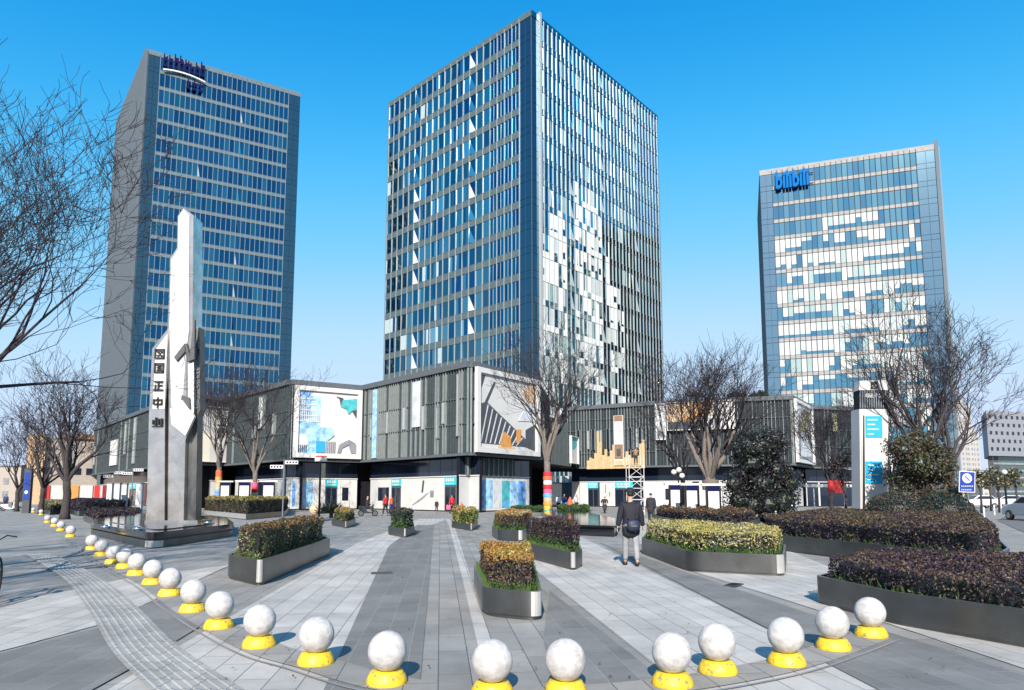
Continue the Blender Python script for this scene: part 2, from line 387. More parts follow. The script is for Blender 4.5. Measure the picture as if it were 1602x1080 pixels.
# tactile strip with raised bars
tp = cat([G(60, 868), G(92, 885), G(133, 910), G(178, 956), G(222, 1012), G(280, 1062), G(345, 1110), G(420, 1150)], 8)
strip(tp, .6, .026, 'pave_tactile', 'tactile_paving', 'pale ribbed tactile strip curving past the bollards')
tb = MB()
for off in (-.24, -.16, -.08, 0, .08, .16, .24):
    for i in range(len(tp)-1):
        p, q = tp[i], tp[i+1]; t = (q-p).normalized(); nn = Vector((t.y, -t.x))
        L = (q-p).length; k = max(1, int(L/.3))
        for j in range(k):
            a = p+(q-p)*((j+.02)/k)+nn*off; b_ = p+(q-p)*((j+.98)/k)+nn*off
            w2 = .018
            tb.hexa([(*(a-nn*w2), .0262), (*(b_-nn*w2), .0262), (*(b_+nn*w2), .0262), (*(a+nn*w2), .0262), (*(a-nn*w2*.6), .035), (*(b_-nn*w2*.6), .035), (*(b_+nn*w2*.6), .035), (*(a+nn*w2*.6), .035)], 'pave_tactile')
tag(tb.build('tactile_paving_ribs'), 'raised guide bars of the tactile strip', None, None, 'structure')
sheet('road', Gs((1640, 850), (1900, 905), (2300, 880), (1700, 790), (1605, 790), (1560, 815)), 'asphalt', 0.0157, 'grey street on the right with parked cars')
sheet('street', Gs((-500, 812), (-60, 796), (0, 789), (12, 783), (-60, 783), (-900, 783)), 'asphalt', 0.0166, 'street at far left')

# ================================================================ BALL BOLLARDS
root = empty('ball_bollard', bp[0], 0, '', 'bollard', 'white stone ball bollards in a curved row')
b = MB(); b.lathe([(.0, 0)]+[(.17, 0), (.178, .02), (.176, .045), (.160, .085), (.142, .11), (.138, .12), (.0, .12)], 'yellow_paint', 28)
b.build('base', root, True)
b = MB(); n = 20; rr = .169
b.lathe([(rr*math.sin(math.pi*i/n)+(0.0001), .285-rr*1.02*math.cos(math.pi*i/n)) for i in range(n+1)], 'stone_ball', 32)
b.build('ball', root, True)
names = []
for i, p in enumerate(bp):
    k = len(bp)-i
    ordn = ['first', 'second', 'third', 'fourth', 'fifth', 'sixth', 'seventh', 'eighth', 'ninth', 'tenth', 'eleventh', 'twelfth', 'thirteenth']
    if i >= len(bp)-13: lab = 'white stone ball on yellow base, %s from the right end of the curved row' % ordn[k-1]
    else: lab = 'white stone ball on yellow base, %s from the far left end of the row' % ordn[i]
    if i == 0: root['label'] = lab; o = root
    else: o = copy_thing(root, p, random.uniform(0, 6), lab)
    o.location = p

# ================================================================ PLANTERS + HEDGES
def leafy(mb, p, nrm, size, m):
    # one leaf: small bent quad, randomly oriented about the normal
    u = Vector((random.gauss(0, 1), random.gauss(0, 1), random.gauss(0, 1)))
    d = (nrm*random.uniform(.2, 1)+u*.6).normalized(); t = d.cross(Vector((random.gauss(0, 1), random.gauss(0, 1), random.gauss(0, 1)))).normalized(); s2 = d.cross(t)
    L = size*random.uniform(.7, 1.4); W = L*.55
    b = len(mb.v); c = p
    for q in (c-t*L*.5, c+s2*W*.5+d*W*.15, c+t*L*.5, c-s2*W*.5+d*W*.15): mb.v.append((q.x, q.y, q.z))
    mb.f.append((b, b+1, b+2, b+3)); mb.m.append(mb.mi(m))
def pick(ws):
    r = random.random()*sum(w for _, w in ws)
    for m, w in ws:
        r -= w
        if r <= 0: return m
    return ws[-1][0]
def seg_list(poly):
    N = len(poly); segs = []
    for i in range(N):
        a, b = poly[i], poly[(i+1) % N]; segs.append((a, b, (b-a).length))
    return segs
def inside(poly, x, y):
    c = False; N = len(poly)
    for i in range(N):
        a, b = poly[i], poly[i-1]
        if (a.y > y) != (b.y > y) and x < (b.x-a.x)*(y-a.y)/(b.y-a.y)+a.x: c = not c
    return c
def hedge_mesh(mb, poly, core_poly, z0, z1, size, dens, side, top, low=None, lowz=.3, core='leaf_dark', grass=None):
    poly = [Vector(p[:2]) for p in poly]; N = len(poly)
    area = sum(poly[i].x*poly[(i+1) % N].y-poly[(i+1) % N].x*poly[i].y for i in range(N))/2
    if area < 0: poly = poly[::-1]; area = -area
    segs = seg_list(poly); per = sum(s[2] for s in segs); ph = [random.uniform(0, 6) for _ in range(4)]
    mb.prism(core_poly, z0, z1-size*1.8, core)
    def pk(ws, x, y, z):
        out = []
        for q, (m, w) in enumerate(ws): out.append((m, w*max(.08, 1+1.1*math.sin(x*2.3+y*1.9+q*2.1+ph[q % 4])*math.sin(y*2.7-x*1.3+z*3+q*1.7+ph[(q+1) % 4]))))
        return pick(out)
    def wob(x, y, z): return (math.sin(x*3.1+ph[0])*math.sin(y*3.7+ph[1])+math.sin((x+z)*7+ph[2])*.6+math.sin((y-z)*9+ph[3])*.5)*size*1.1
    nside = int(per*(z1-z0)*dens)
    cum = []
    for s_ in segs: cum.append(s_[2])
    for _ in range(nside):
        a, b, L = random.choices(segs, cum)[0]
        t = random.random(); p = a+(b-a)*t; z = z0+(z1-z0)*random.random()
        nn = Vector(((b-a).y, -(b-a).x)).normalized() if L else Vector((1, 0))
        o = wob(p.x, p.y, z)+random.gauss(0, size*.35)-size*.5
        ws = low if (low and z < z0+(z1-z0)*lowz*random.uniform(.5, 1.4)) else side
        if z > z1-(z1-z0)*.12 and random.random() < .6: ws = top
        leafy(mb, Vector((p.x+nn.x*o, p.y+nn.y*o, z)), Vector((nn.x, nn.y, .3)), size, pk(ws, p.x, p.y, z))
    xs = [p.x for p in poly]; ys = [p.y for p in poly]
    cnt = int(area*dens*1.1); k = 0
    while k < cnt:
        x = random.uniform(min(xs), max(xs)); y = random.uniform(min(ys), max(ys)); 
        if not inside(poly, x, y): cnt -= 0; k += .0; 
        else:
            k += 1
            z = z1+wob(x, y, 0)*.7+random.gauss(0, size*.4)-size*.3
            leafy(mb, Vector((x, y, z)), Vector((0, 0, 1)), size, pk(top, x, y, 0))
    if grass:
        for _ in range(int(per*grass)):
            a, b, L = random.choices(segs, cum)[0]
            t = random.random(); p = a+(b-a)*t; nn = Vector(((b-a).y, -(b-a).x)).normalized()
            q = Vector((p.x, p.y, z0)); 
            tip = q+Vector((nn.x*random.uniform(-.01, .09)+random.gauss(0, .02), nn.y*random.uniform(-.01, .09)+random.gauss(0, .02), random.uniform(.08, .22)))
            wv = Vector((-nn.y, nn.x, 0))*.008
            mid = (q+tip)/2+Vector((0, 0, .02)); bb = len(mb.v)
            for v in (q-wv, q+wv, mid+wv*.8, tip, mid-wv*.8): mb.v.append(tuple(v))
            mb.f.append((bb, bb+1, bb+2, bb+3, bb+4)); mb.m.append(mb.mi('leaf_grass'))
def planter(poly, h, label, group='metal planters on the plaza', r=.28, m='steel_dark', soil=True, rim='steel_rim', bright=None):
    c = sum((Vector(p) for p in poly), Vector((0, 0)))/len(poly)
    root = empty('planter', (c.x, c.y, 0), 0, label, 'planter', group)
    pl = [Vector(p)-c for p in poly]
    N = len(pl); area = sum(pl[i].x*pl[(i+1) % N].y-pl[(i+1) % N].x*pl[i].y for i in range(N))
    if area < 0: pl = pl[::-1]
    out = smooth_poly(pl, r, 8); inn = smooth_poly(inset_sharp(pl, .05), r*.9, 8); foot = smooth_poly(inset_sharp(pl, .03), r*.93, 8); n = len(out)
    b = MB(); k = b.mi(m)
    rings = [(foot, 0), (foot, .05), (out, .055), (out, h), (inn, h), (inn, h-.12)]
    for pr, z in rings: b.v += [(p.x, p.y, z) for p in pr]
    kr = b.mi(rim)
    for q in range(len(rings)-1):
        for i in range(n):
            j = (i+1) % n; b.f.append((q*n+i, q*n+j, (q+1)*n+j, (q+1)*n+i)); b.m.append(kr if q == 3 else k)
    o = b.build('metal_shell', root)
    o.data.polygons.foreach_set('use_smooth', [True]*len(o.data.polygons)); o.data.set_sharp_from_angle(angle=R(40))
    if bright:  # separate corner piece, the highlight put into its paler steel
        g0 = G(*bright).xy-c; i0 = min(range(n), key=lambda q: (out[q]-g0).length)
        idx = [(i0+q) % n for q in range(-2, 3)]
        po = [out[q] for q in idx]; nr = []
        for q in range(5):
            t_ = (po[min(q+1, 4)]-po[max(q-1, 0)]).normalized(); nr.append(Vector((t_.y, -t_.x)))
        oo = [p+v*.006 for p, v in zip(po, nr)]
        b = MB(); b.prism(oo+[p-v*.01 for p, v in reversed(list(zip(po, nr)))], .06, h-.004, 'steel_highlight'); b.build('highlight_cover', root)
    if soil:
        b = MB(); b.prism(smooth_poly(inset_sharp(pl, .06), r*.9, 8), h-.2, h-.09, 'soil'); b.build('soil', root)
    return out, c
def hedge(poly_w, z0, z1, label, size, dens, side, top, low=None, lowz=.3, group='clipped hedges in the planters', core='leaf_dark', ins=.16, grass=None, r=.25):
    c = sum((Vector(p) for p in poly_w), Vector((0, 0)))/len(poly_w)
    pl = [Vector(p)-c for p in poly_w]
    N = len(pl); area = sum(pl[i].x*pl[(i+1) % N].y-pl[(i+1) % N].x*pl[i].y for i in range(N))
    if area < 0: pl = pl[::-1]
    b = MB(); hedge_mesh(b, smooth_poly(inset_sharp(pl, ins), r, 4), smooth_poly(inset_sharp(pl, ins+size*2.6), r, 4), z0, z1, size, dens, side, top, low, lowz, core, grass)
    o = b.build('hedge'); o.location = (c.x, c.y, 0)
    return tag(o, label, 'hedge', group)
purple = [('leaf_purple', 5), ('leaf_dark', 2), ('leaf_brown', 1.5), ('leaf_olive', .6)]
brownt = [('leaf_brown', 4), ('leaf_olive', 3), ('leaf_purple', 1), ('leaf_orange', .8)]
greenl = [('leaf_green', 4), ('leaf_grass', 2), ('leaf_dark', 1)]
def para(nl, nr, fr):
    a, b_, c_ = G(*nl).xy, G(*nr).xy, G(*fr).xy
    return [a, b_, c_, a+(c_-b_)]
# 1 long planter left
P1 = para((352, 905), (406, 918), (518, 868))
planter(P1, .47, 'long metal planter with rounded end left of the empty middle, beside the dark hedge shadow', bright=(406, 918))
hedge(P1, .38, 1.02, 'long dark hedge with reddish clipped top in the left planter', .045, 1500, [('leaf_olive', 4), ('leaf_green', 3), ('leaf_purple', 2), ('leaf_pale', 1)], [('leaf_brown', 3), ('leaf_olive', 3), ('leaf_orange', 1.5), ('leaf_purple', 1)], grass=40)
# 2 centre planter with orange hedge
D2 = 12.3
P2 = [G(755, 964).xy, G(849, 974).xy, XY(836, D2), XY(741, D2)]
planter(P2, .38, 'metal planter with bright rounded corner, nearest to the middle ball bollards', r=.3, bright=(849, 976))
hedge(P2, .3, .80, 'orange topped hedge over brown sides in the nearest middle planter', .036, 2600, [('leaf_brown', 4), ('leaf_olive', 2), ('leaf_purple', 2)], [('leaf_orange', 6), ('leaf_olive', 1.5), ('leaf_yellow', 1)], greenl, .3, ins=.1, grass=110, r=.15)
# 3
P3 = Gs((815, 871), (898, 894), (913, 886), (872, 862))
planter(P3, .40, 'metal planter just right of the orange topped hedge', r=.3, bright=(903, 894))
hedge(P3, .32, 1.0, 'purple brown twiggy hedge right of the orange topped hedge', .042, 1700, [('leaf_purple', 5), ('leaf_brown', 3), ('leaf_dark', 1)], [('leaf_purple', 3), ('leaf_brown', 3), ('leaf_olive', 1)], greenl, .42, ins=.12, grass=120)
P4 = Gs((769, 838), (779, 846), (817, 848), (835, 836), (792, 829))
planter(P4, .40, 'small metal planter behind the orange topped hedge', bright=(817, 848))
hedge(P4, .32, .98, 'orange brown hedge with green foot behind the orange topped hedge', .05, 900, [('leaf_brown', 4), ('leaf_orange', 1), ('leaf_olive', 1)], [('leaf_orange', 3), ('leaf_pale', 2), ('leaf_olive', 1)], greenl, .5, ins=.12, grass=60)
# 6 yellow hedge
P6 = Gs((1003, 866), (1078, 895), (1229, 903), (1231, 880), (1080, 860), (1020, 853))
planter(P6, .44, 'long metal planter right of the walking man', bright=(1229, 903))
hedge(P6, .36, .86, 'yellow green flat clipped hedge right of the walking man', .05, 1200, [('leaf_pale', 5), ('leaf_olive', 3), ('leaf_yellow', 2), ('leaf_brown', 1)], [('leaf_yellow', 5), ('leaf_pale', 3), ('leaf_olive', 1)], greenl, .4, ins=.15, grass=60)
# 7
P7 = Gs((1022, 817), (1060, 826), (1170, 832), (1190, 824), (1120, 813), (1035, 809))
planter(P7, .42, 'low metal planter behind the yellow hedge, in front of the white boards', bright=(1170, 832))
hedge(P7, .34, .85, 'brown hedge in front of the three white boards', .09, 320, purple, brownt, ins=.3)
# 8 big right
P8 = Gs((1188, 850), (1220, 862), (1560, 906), (1583, 890), (1540, 838), (1290, 822))
planter(P8, .46, 'very long metal planter at the right under the blue sign')
hedge(P8, .38, .91, 'long purple hedge with olive and orange top under the blue sign', .055, 950, [('leaf_purple', 6), ('leaf_dark', 2), ('leaf_brown', 1), ('leaf_olive', 1)], [('leaf_olive', 4), ('leaf_brown', 3), ('leaf_orange', .15), ('leaf_purple', 4)], ins=.2, grass=20)
# 9 nearest right
P9 = Gs((1277, 944), (1402, 979), (1660, 1026), (1840, 1010), (1650, 930), (1380, 917))
planter(P9, .42, 'big angular metal planter at the lower right behind the ball bollards', r=.12)
hedge(P9, .34, .67, 'low dark purple hedge at the lower right', .042, 1500, purple, [('leaf_purple', 4), ('leaf_brown', 3), ('leaf_olive', 1)], [('leaf_green', 1), ('leaf_dark', 3), ('leaf_purple', 2)], .3, ins=.14, grass=14)
# small ones
Pa = Gs((518, 822), (541, 827), (557, 821), (536, 816))
planter(Pa, .34, 'small metal planter near the palm bush', bright=(541, 827)); hedge(Pa, .28, .84, 'small yellow green hedge near the palm bush', .08, 500, [('leaf_olive', 3), ('leaf_grass', 2)], [('leaf_orange', 2), ('leaf_yellow', 2), ('leaf_olive', 2)], ins=.15)
Pb = Gs((606, 837), (634, 842), (649, 835), (624, 829))
planter(Pb, .36, 'small metal planter below the pair dressed in red', bright=(634, 842)); hedge(Pb, .3, 1.02, 'small dark green and purple hedge below the pair dressed in red', .07, 650, [('leaf_dark', 3), ('leaf_green', 1.5)], [('leaf_purple', 3), ('leaf_olive', 2)], [('leaf_green', 3)], .5, ins=.12)
Pc = Gs((706, 826), (738, 831), (748, 824), (716, 818))
planter(Pc, .36, 'small metal planter with bright corner below the woman in red', bright=(738, 831))
hedge(Pc, .3, .95, 'small yellow green shrub with red tips below the woman in red', .08, 550, [('leaf_grass', 3), ('leaf_olive', 2), ('leaf_yellow', 2)], [('leaf_yellow', 3), ('leaf_red', 1.5), ('leaf_grass', 1), ('leaf_pale', 1)], ins=.1)
Pd = Gs((318, 806), (385, 814), (446, 808), (452, 799), (330, 796))
planter(Pd, .40, 'metal planter with bright middle right of the steel totem', bright=(385, 813))
hedge(Pd, .32, 1.42, 'yellow green and grey hedge right of the steel totem', .09, 420, [('leaf_olive', 3), ('leaf_dark', 2), ('leaf_brown', 2)], [('leaf_yellow', 3), ('leaf_olive', 3)], ins=.2)
Pe = Gs((105, 803), (120, 808), (195, 806), (205, 796), (120, 794))
planter(Pe, .40, 'dark planter left of the totem pool'); hedge(Pe, .32, 1.15, 'dark purple hedge block left of the totem', .1, 300, [('leaf_purple', 5), ('leaf_dark', 2)], [('leaf_purple', 5), ('leaf_dark', 2)], ins=.2)
Pf = Gs((58, 800), (78, 806), (108, 803), (112, 793), (70, 791))
planter(Pf, .36, 'planter at the far left behind the smallest ball bollards'); hedge(Pf, .3, .9, 'olive hedge at the far left under the bare tree', .1, 300, [('leaf_olive', 3), ('leaf_dark', 2)], [('leaf_olive', 3), ('leaf_pale', 2)], ins=.2)
Pg = Gs((130, 815), (150, 824), (215, 818), (222, 808), (140, 808))
planter(Pg, .36, 'dark low planter right behind the totem pool at its left'); hedge(Pg, .3, .62, 'low purple ground hedge behind the left tip of the totem pool', .09, 340, purple, purple, ins=.15)
Ph = Gs((868, 806), (880, 809), (922, 808), (925, 803), (880, 801))
planter(Ph, .3, 'small planter at the dark passage entrance'); hedge(Ph, .26, .7, 'low green hedge at the dark passage entrance', .1, 250, greenl, greenl, ins=.2)
Pi = Gs((795, 805), (800, 808), (852, 808), (855, 804), (805, 802))
planter(Pi, .3, 'narrow planter in front of the blue posters'); hedge(Pi, .26, .62, 'low dark green hedge in front of the blue posters', .1, 250, [('leaf_dark', 3), ('leaf_green', 2)], greenl, ins=.2)
# black granite seat/pool edges
P5 = Gs((846, 811), (900, 838), (966, 841), (972, 827), (905, 808))
o5 = empty('granite_bench', (0, 0, 0), 0, 'long low black granite bench left of the walking man', 'bench')
b = MB(); b.prism([p for p in inset(smooth_poly(P5[::1], .3), .12)], 0, .36, 'granite_black'); b.build('bench_body', o5)
b = MB(); b.prism(smooth_poly(P5, .3), .363, .44, 'granite_black'); b.build('seat_slab', o5)
Pj = Gs((1185, 812), (1200, 820), (1255, 822), (1262, 812), (1200, 806))
o6 = empty('granite_bench', (0, 0, 0), 0, 'dark granite bench below the dense dark tree', 'bench')
b = MB(); b.prism(inset(smooth_poly(Pj, .3), .12), 0, .34, 'granite_black'); b.build('bench_body', o6)
b = MB(); b.prism(smooth_poly(Pj, .3), .343, .42, 'granite_black'); b.build('seat_slab', o6)
Pk = Gs((1255, 814), (1262, 820), (1320, 818), (1330, 808), (1270, 807))
b = MB(); b.prism(smooth_poly(Pk, .3), 0, .4, 'concrete', mtop='hoarding2')
tag(b.build('stone_plinth'), 'pale low stone plinth right of the dense dark tree', 'plinth')

# ================================================================ TOTEM
tb_ = empty('totem_pool', (0, 0, 0), 0, 'black granite tiered base with steel band under the steel totem', 'plinth')
PT = Gs((140, 837), (236, 860), (366, 839), (352, 824), (250, 815), (160, 820))
spf_ = lambda d: smooth_poly(inset_sharp(PT[::-1], d), 1.0, 8)
sp = spf_(0)
b = MB(); b.prism(sp, .0, .24, 'steel_dark'); o = b.build('metal_band', tb_)
b = MB(); b.prism(spf_(.12), .242, .29, 'granite_black'); b.prism(spf_(-.02), .292, .50, 'granite_black'); b.build('granite_rim', tb_)
b = MB(); b.prism(spf_(.7), .503, .53, 'granite_black'); b.build('top_slab', tb_)
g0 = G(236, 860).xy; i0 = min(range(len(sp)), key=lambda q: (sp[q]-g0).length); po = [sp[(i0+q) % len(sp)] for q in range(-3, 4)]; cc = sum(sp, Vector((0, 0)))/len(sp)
b = MB(); b.prism([p+(p-cc).normalized()*.012 for p in po]+[p-(p-cc).normalized()*.02 for p in reversed(po)], .03, .232, 'steel_highlight'); b.build('highlight_cover', tb_)  # paler strip paints the bright highlight on the rounded band
for q in ((165, 829), (325, 822), (215, 832)):
    c = G(q[0], q[1], .5); b = MB(); b.lathe([(.0, 0), (.14, 0), (.14, .1), (.09, .13), (.0, .13)], 'chrome', 14, (c.x, c.y, .532)); b.build('spotlight', tb_, True)
TD = 27.0
tt = empty('steel_totem', AT(270, 790, TD).xy.to_3d(), 0, 'tall stainless steel totem of folded blades with Chinese characters', 'sculpture')
org = tt.location.copy()
def tp_(pts, D): return [AT(x, y, D)-org for x, y in pts]
ybot = 819.5
def ext(name, pts, D, th, m, parent=tt, ms=None):
    b = MB(); b.extr(tp_(pts, D), (0, th, 0), m, ms); return b.build(name, parent)
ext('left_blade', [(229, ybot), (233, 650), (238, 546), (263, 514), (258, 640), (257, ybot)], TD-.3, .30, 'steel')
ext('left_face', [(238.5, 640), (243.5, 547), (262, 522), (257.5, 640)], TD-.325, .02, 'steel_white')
ext('inner_web', [(248, ybot), (252, 640), (266, 560), (266, ybot)], TD+.02, .9, 'grey_dark')
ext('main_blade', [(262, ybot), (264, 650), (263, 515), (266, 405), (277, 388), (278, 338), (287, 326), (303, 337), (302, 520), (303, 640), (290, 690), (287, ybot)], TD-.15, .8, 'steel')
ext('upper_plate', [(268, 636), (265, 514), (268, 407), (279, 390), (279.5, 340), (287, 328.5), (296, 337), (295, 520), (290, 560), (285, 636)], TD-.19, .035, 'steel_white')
ext('side_flute', [(297, 338), (302.5, 340), (301, 545), (296, 548)], TD-.17, .018, 'steel')
ext('side_flute', [(287, 562), (292, 556), (292, 640), (286, 634)], TD-.185, .03, 'grey_mid')
ext('side_flute', [(294, 570), (303, 566), (303, 650), (294, 640)], TD-.175, .02, 'steel_white')
ext('chevron_or_gap_shade', [(272, 559), (288, 538), (291, 548), (276, 565)], TD-.30, .12, 'grey_dark')
ext('chevron_or_gap_shade', [(288, 538), (291, 537), (297, 558), (302.5, 500), (304.5, 500), (304, 562), (293, 566)], TD-.30, .12, 'grey_dark')  # thin upright leg draws the shade in the gap as a dark strip
ext('diamond_plate', [(266, 640), (285, 626), (304, 652), (290, 682), (268, 664)], TD-.36, .15, 'steel_white')
ext('diamond_notch', [(283, 626), (284, 618), (296, 622), (297, 640), (287, 628)], TD-.30, .08, 'grey_dark')
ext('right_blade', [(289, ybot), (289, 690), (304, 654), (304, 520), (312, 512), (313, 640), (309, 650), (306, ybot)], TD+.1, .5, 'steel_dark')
ext('base_collar', [(226, ybot+2), (226.5, ybot-5), (309, ybot-5), (309, ybot+2)], TD-.36, 1.3, 'steel')
# characters built from strokes on a 10x10 grid
GL = {
 'emblem': [(0, 0, 10, 1), (0, 9, 10, 10), (0, 0, 1, 10), (9, 0, 10, 10), (2, 6.4, 4.5, 7.6), (5.5, 6.4, 8, 7.6), (2, 2.4, 4.5, 3.6), (5.5, 2.4, 8, 3.6), (4, 4.2, 6, 5.8)],
 'guo': [(0, 0, 10, 1.2), (0, 9, 10, 10), (0, 0, 1.2, 10), (8.8, 0, 10, 10), (2.4, 6.8, 7.6, 7.8), (2.6, 4.5, 7.4, 5.4), (2.2, 2.2, 7.8, 3.1), (4.5, 2.4, 5.5, 7.4), (6.2, 3.2, 7.4, 4.2)],
 'zheng': [(0, 0, 10, 1.3), (.5, 8.6, 9.5, 9.9), (4.4, .5, 5.7, 9), (5.5, 4.8, 9, 6), (1.4, .6, 2.6, 6.2)],
 'zhong': [(.4, 3.4, 9.6, 4.6), (.4, 7.8, 9.6, 9), (.4, 3.4, 1.6, 9), (8.4, 3.4, 9.6, 9), (4.4, -.4, 5.6, 11)],
 'xin': [(.2, 0, 9.8, 1.3), (.2, 2.6, 1.5, 7.4), (2.9, 1.3, 4.2, 10), (5.5, 2.4, 6.8, 8.6), (8.4, 1.3, 9.8, 9)]}
def glyph(mb, key, o, ux, uz, un, size, th, m):
    for x0, y0, x1, y1 in GL[key]:
        a = o+ux*(x0/10*size)+uz*(y0/10*size)
        dx = ux*((x1-x0)/10*size); dz = uz*((y1-y0)/10*size); t = un*th
        mb.hexa([a+t, a+dx+t, a+dx, a, a+dz+t, a+dx+dz+t, a+dx+dz, a+dz], m)
ux = Vector((1, 0, 0)); uz = Vector((0, 0, 1)); un = Vector((0, -1, 0))
for key, (cx, cy) in zip(('emblem', 'guo', 'zheng', 'zhong', 'xin'), ((250.5, 554), (249.5, 576), (248.5, 604), (247.5, 631), (246.5, 661))):
    b = MB(); o = AT(cx, cy, TD-.33)-org-ux*.2-uz*.2; glyph(b, key, o, ux, uz, un, .40, .07, 'letter_black'); b.build('character', tt)
# side characters on the right blade
for key, cy in zip(('emblem', 'guo', 'zheng', 'zhong', 'xin'), (540, 562, 585, 605, 632)):
    b = MB(); o = AT(308.3, cy, TD+.1)-org-ux*.09-uz*.2; glyph(b, key, o, ux*.45, uz, un, .40, .05, 'fin_grey'); b.build('character', tt)

# drain covers in the paving
for (x, y, rz, lab) in ((597, 898, .2, 'small dark drain grate in the light paving band left of the middle'), (1148, 917, .9, 'narrow dark drain slot in front of the yellow hedge planter')):
    r_ = empty('drain_cover', G(x, y, .0), rz, lab, 'drain'); b = MB(); b.box(-.22, .22, -.11, .11, .018, .03, 'grey_dark'); b.build('plate', r_)
    b = MB()
    for k in range(7): b.box(-.19+k*.058, -.165+k*.058, -.09, .09, .0305, .036, 'black_metal')
    b.build('grate', r_)
rnd = random.Random(9); b = MB()
for _ in range(160):
    p = G(rnd.choice([rnd.uniform(340, 900), rnd.uniform(900, 1600)]), rnd.uniform(870, 1075), .0); p.z = .035
    leafy(b, p, Vector((0, 0, 6)), .035, rnd.choice(['leaf_brown', 'leaf_orange', 'leaf_olive']))
tag(b.build('fallen_leaves'), 'scattered small dry leaves on the paving', None, None, 'stuff')
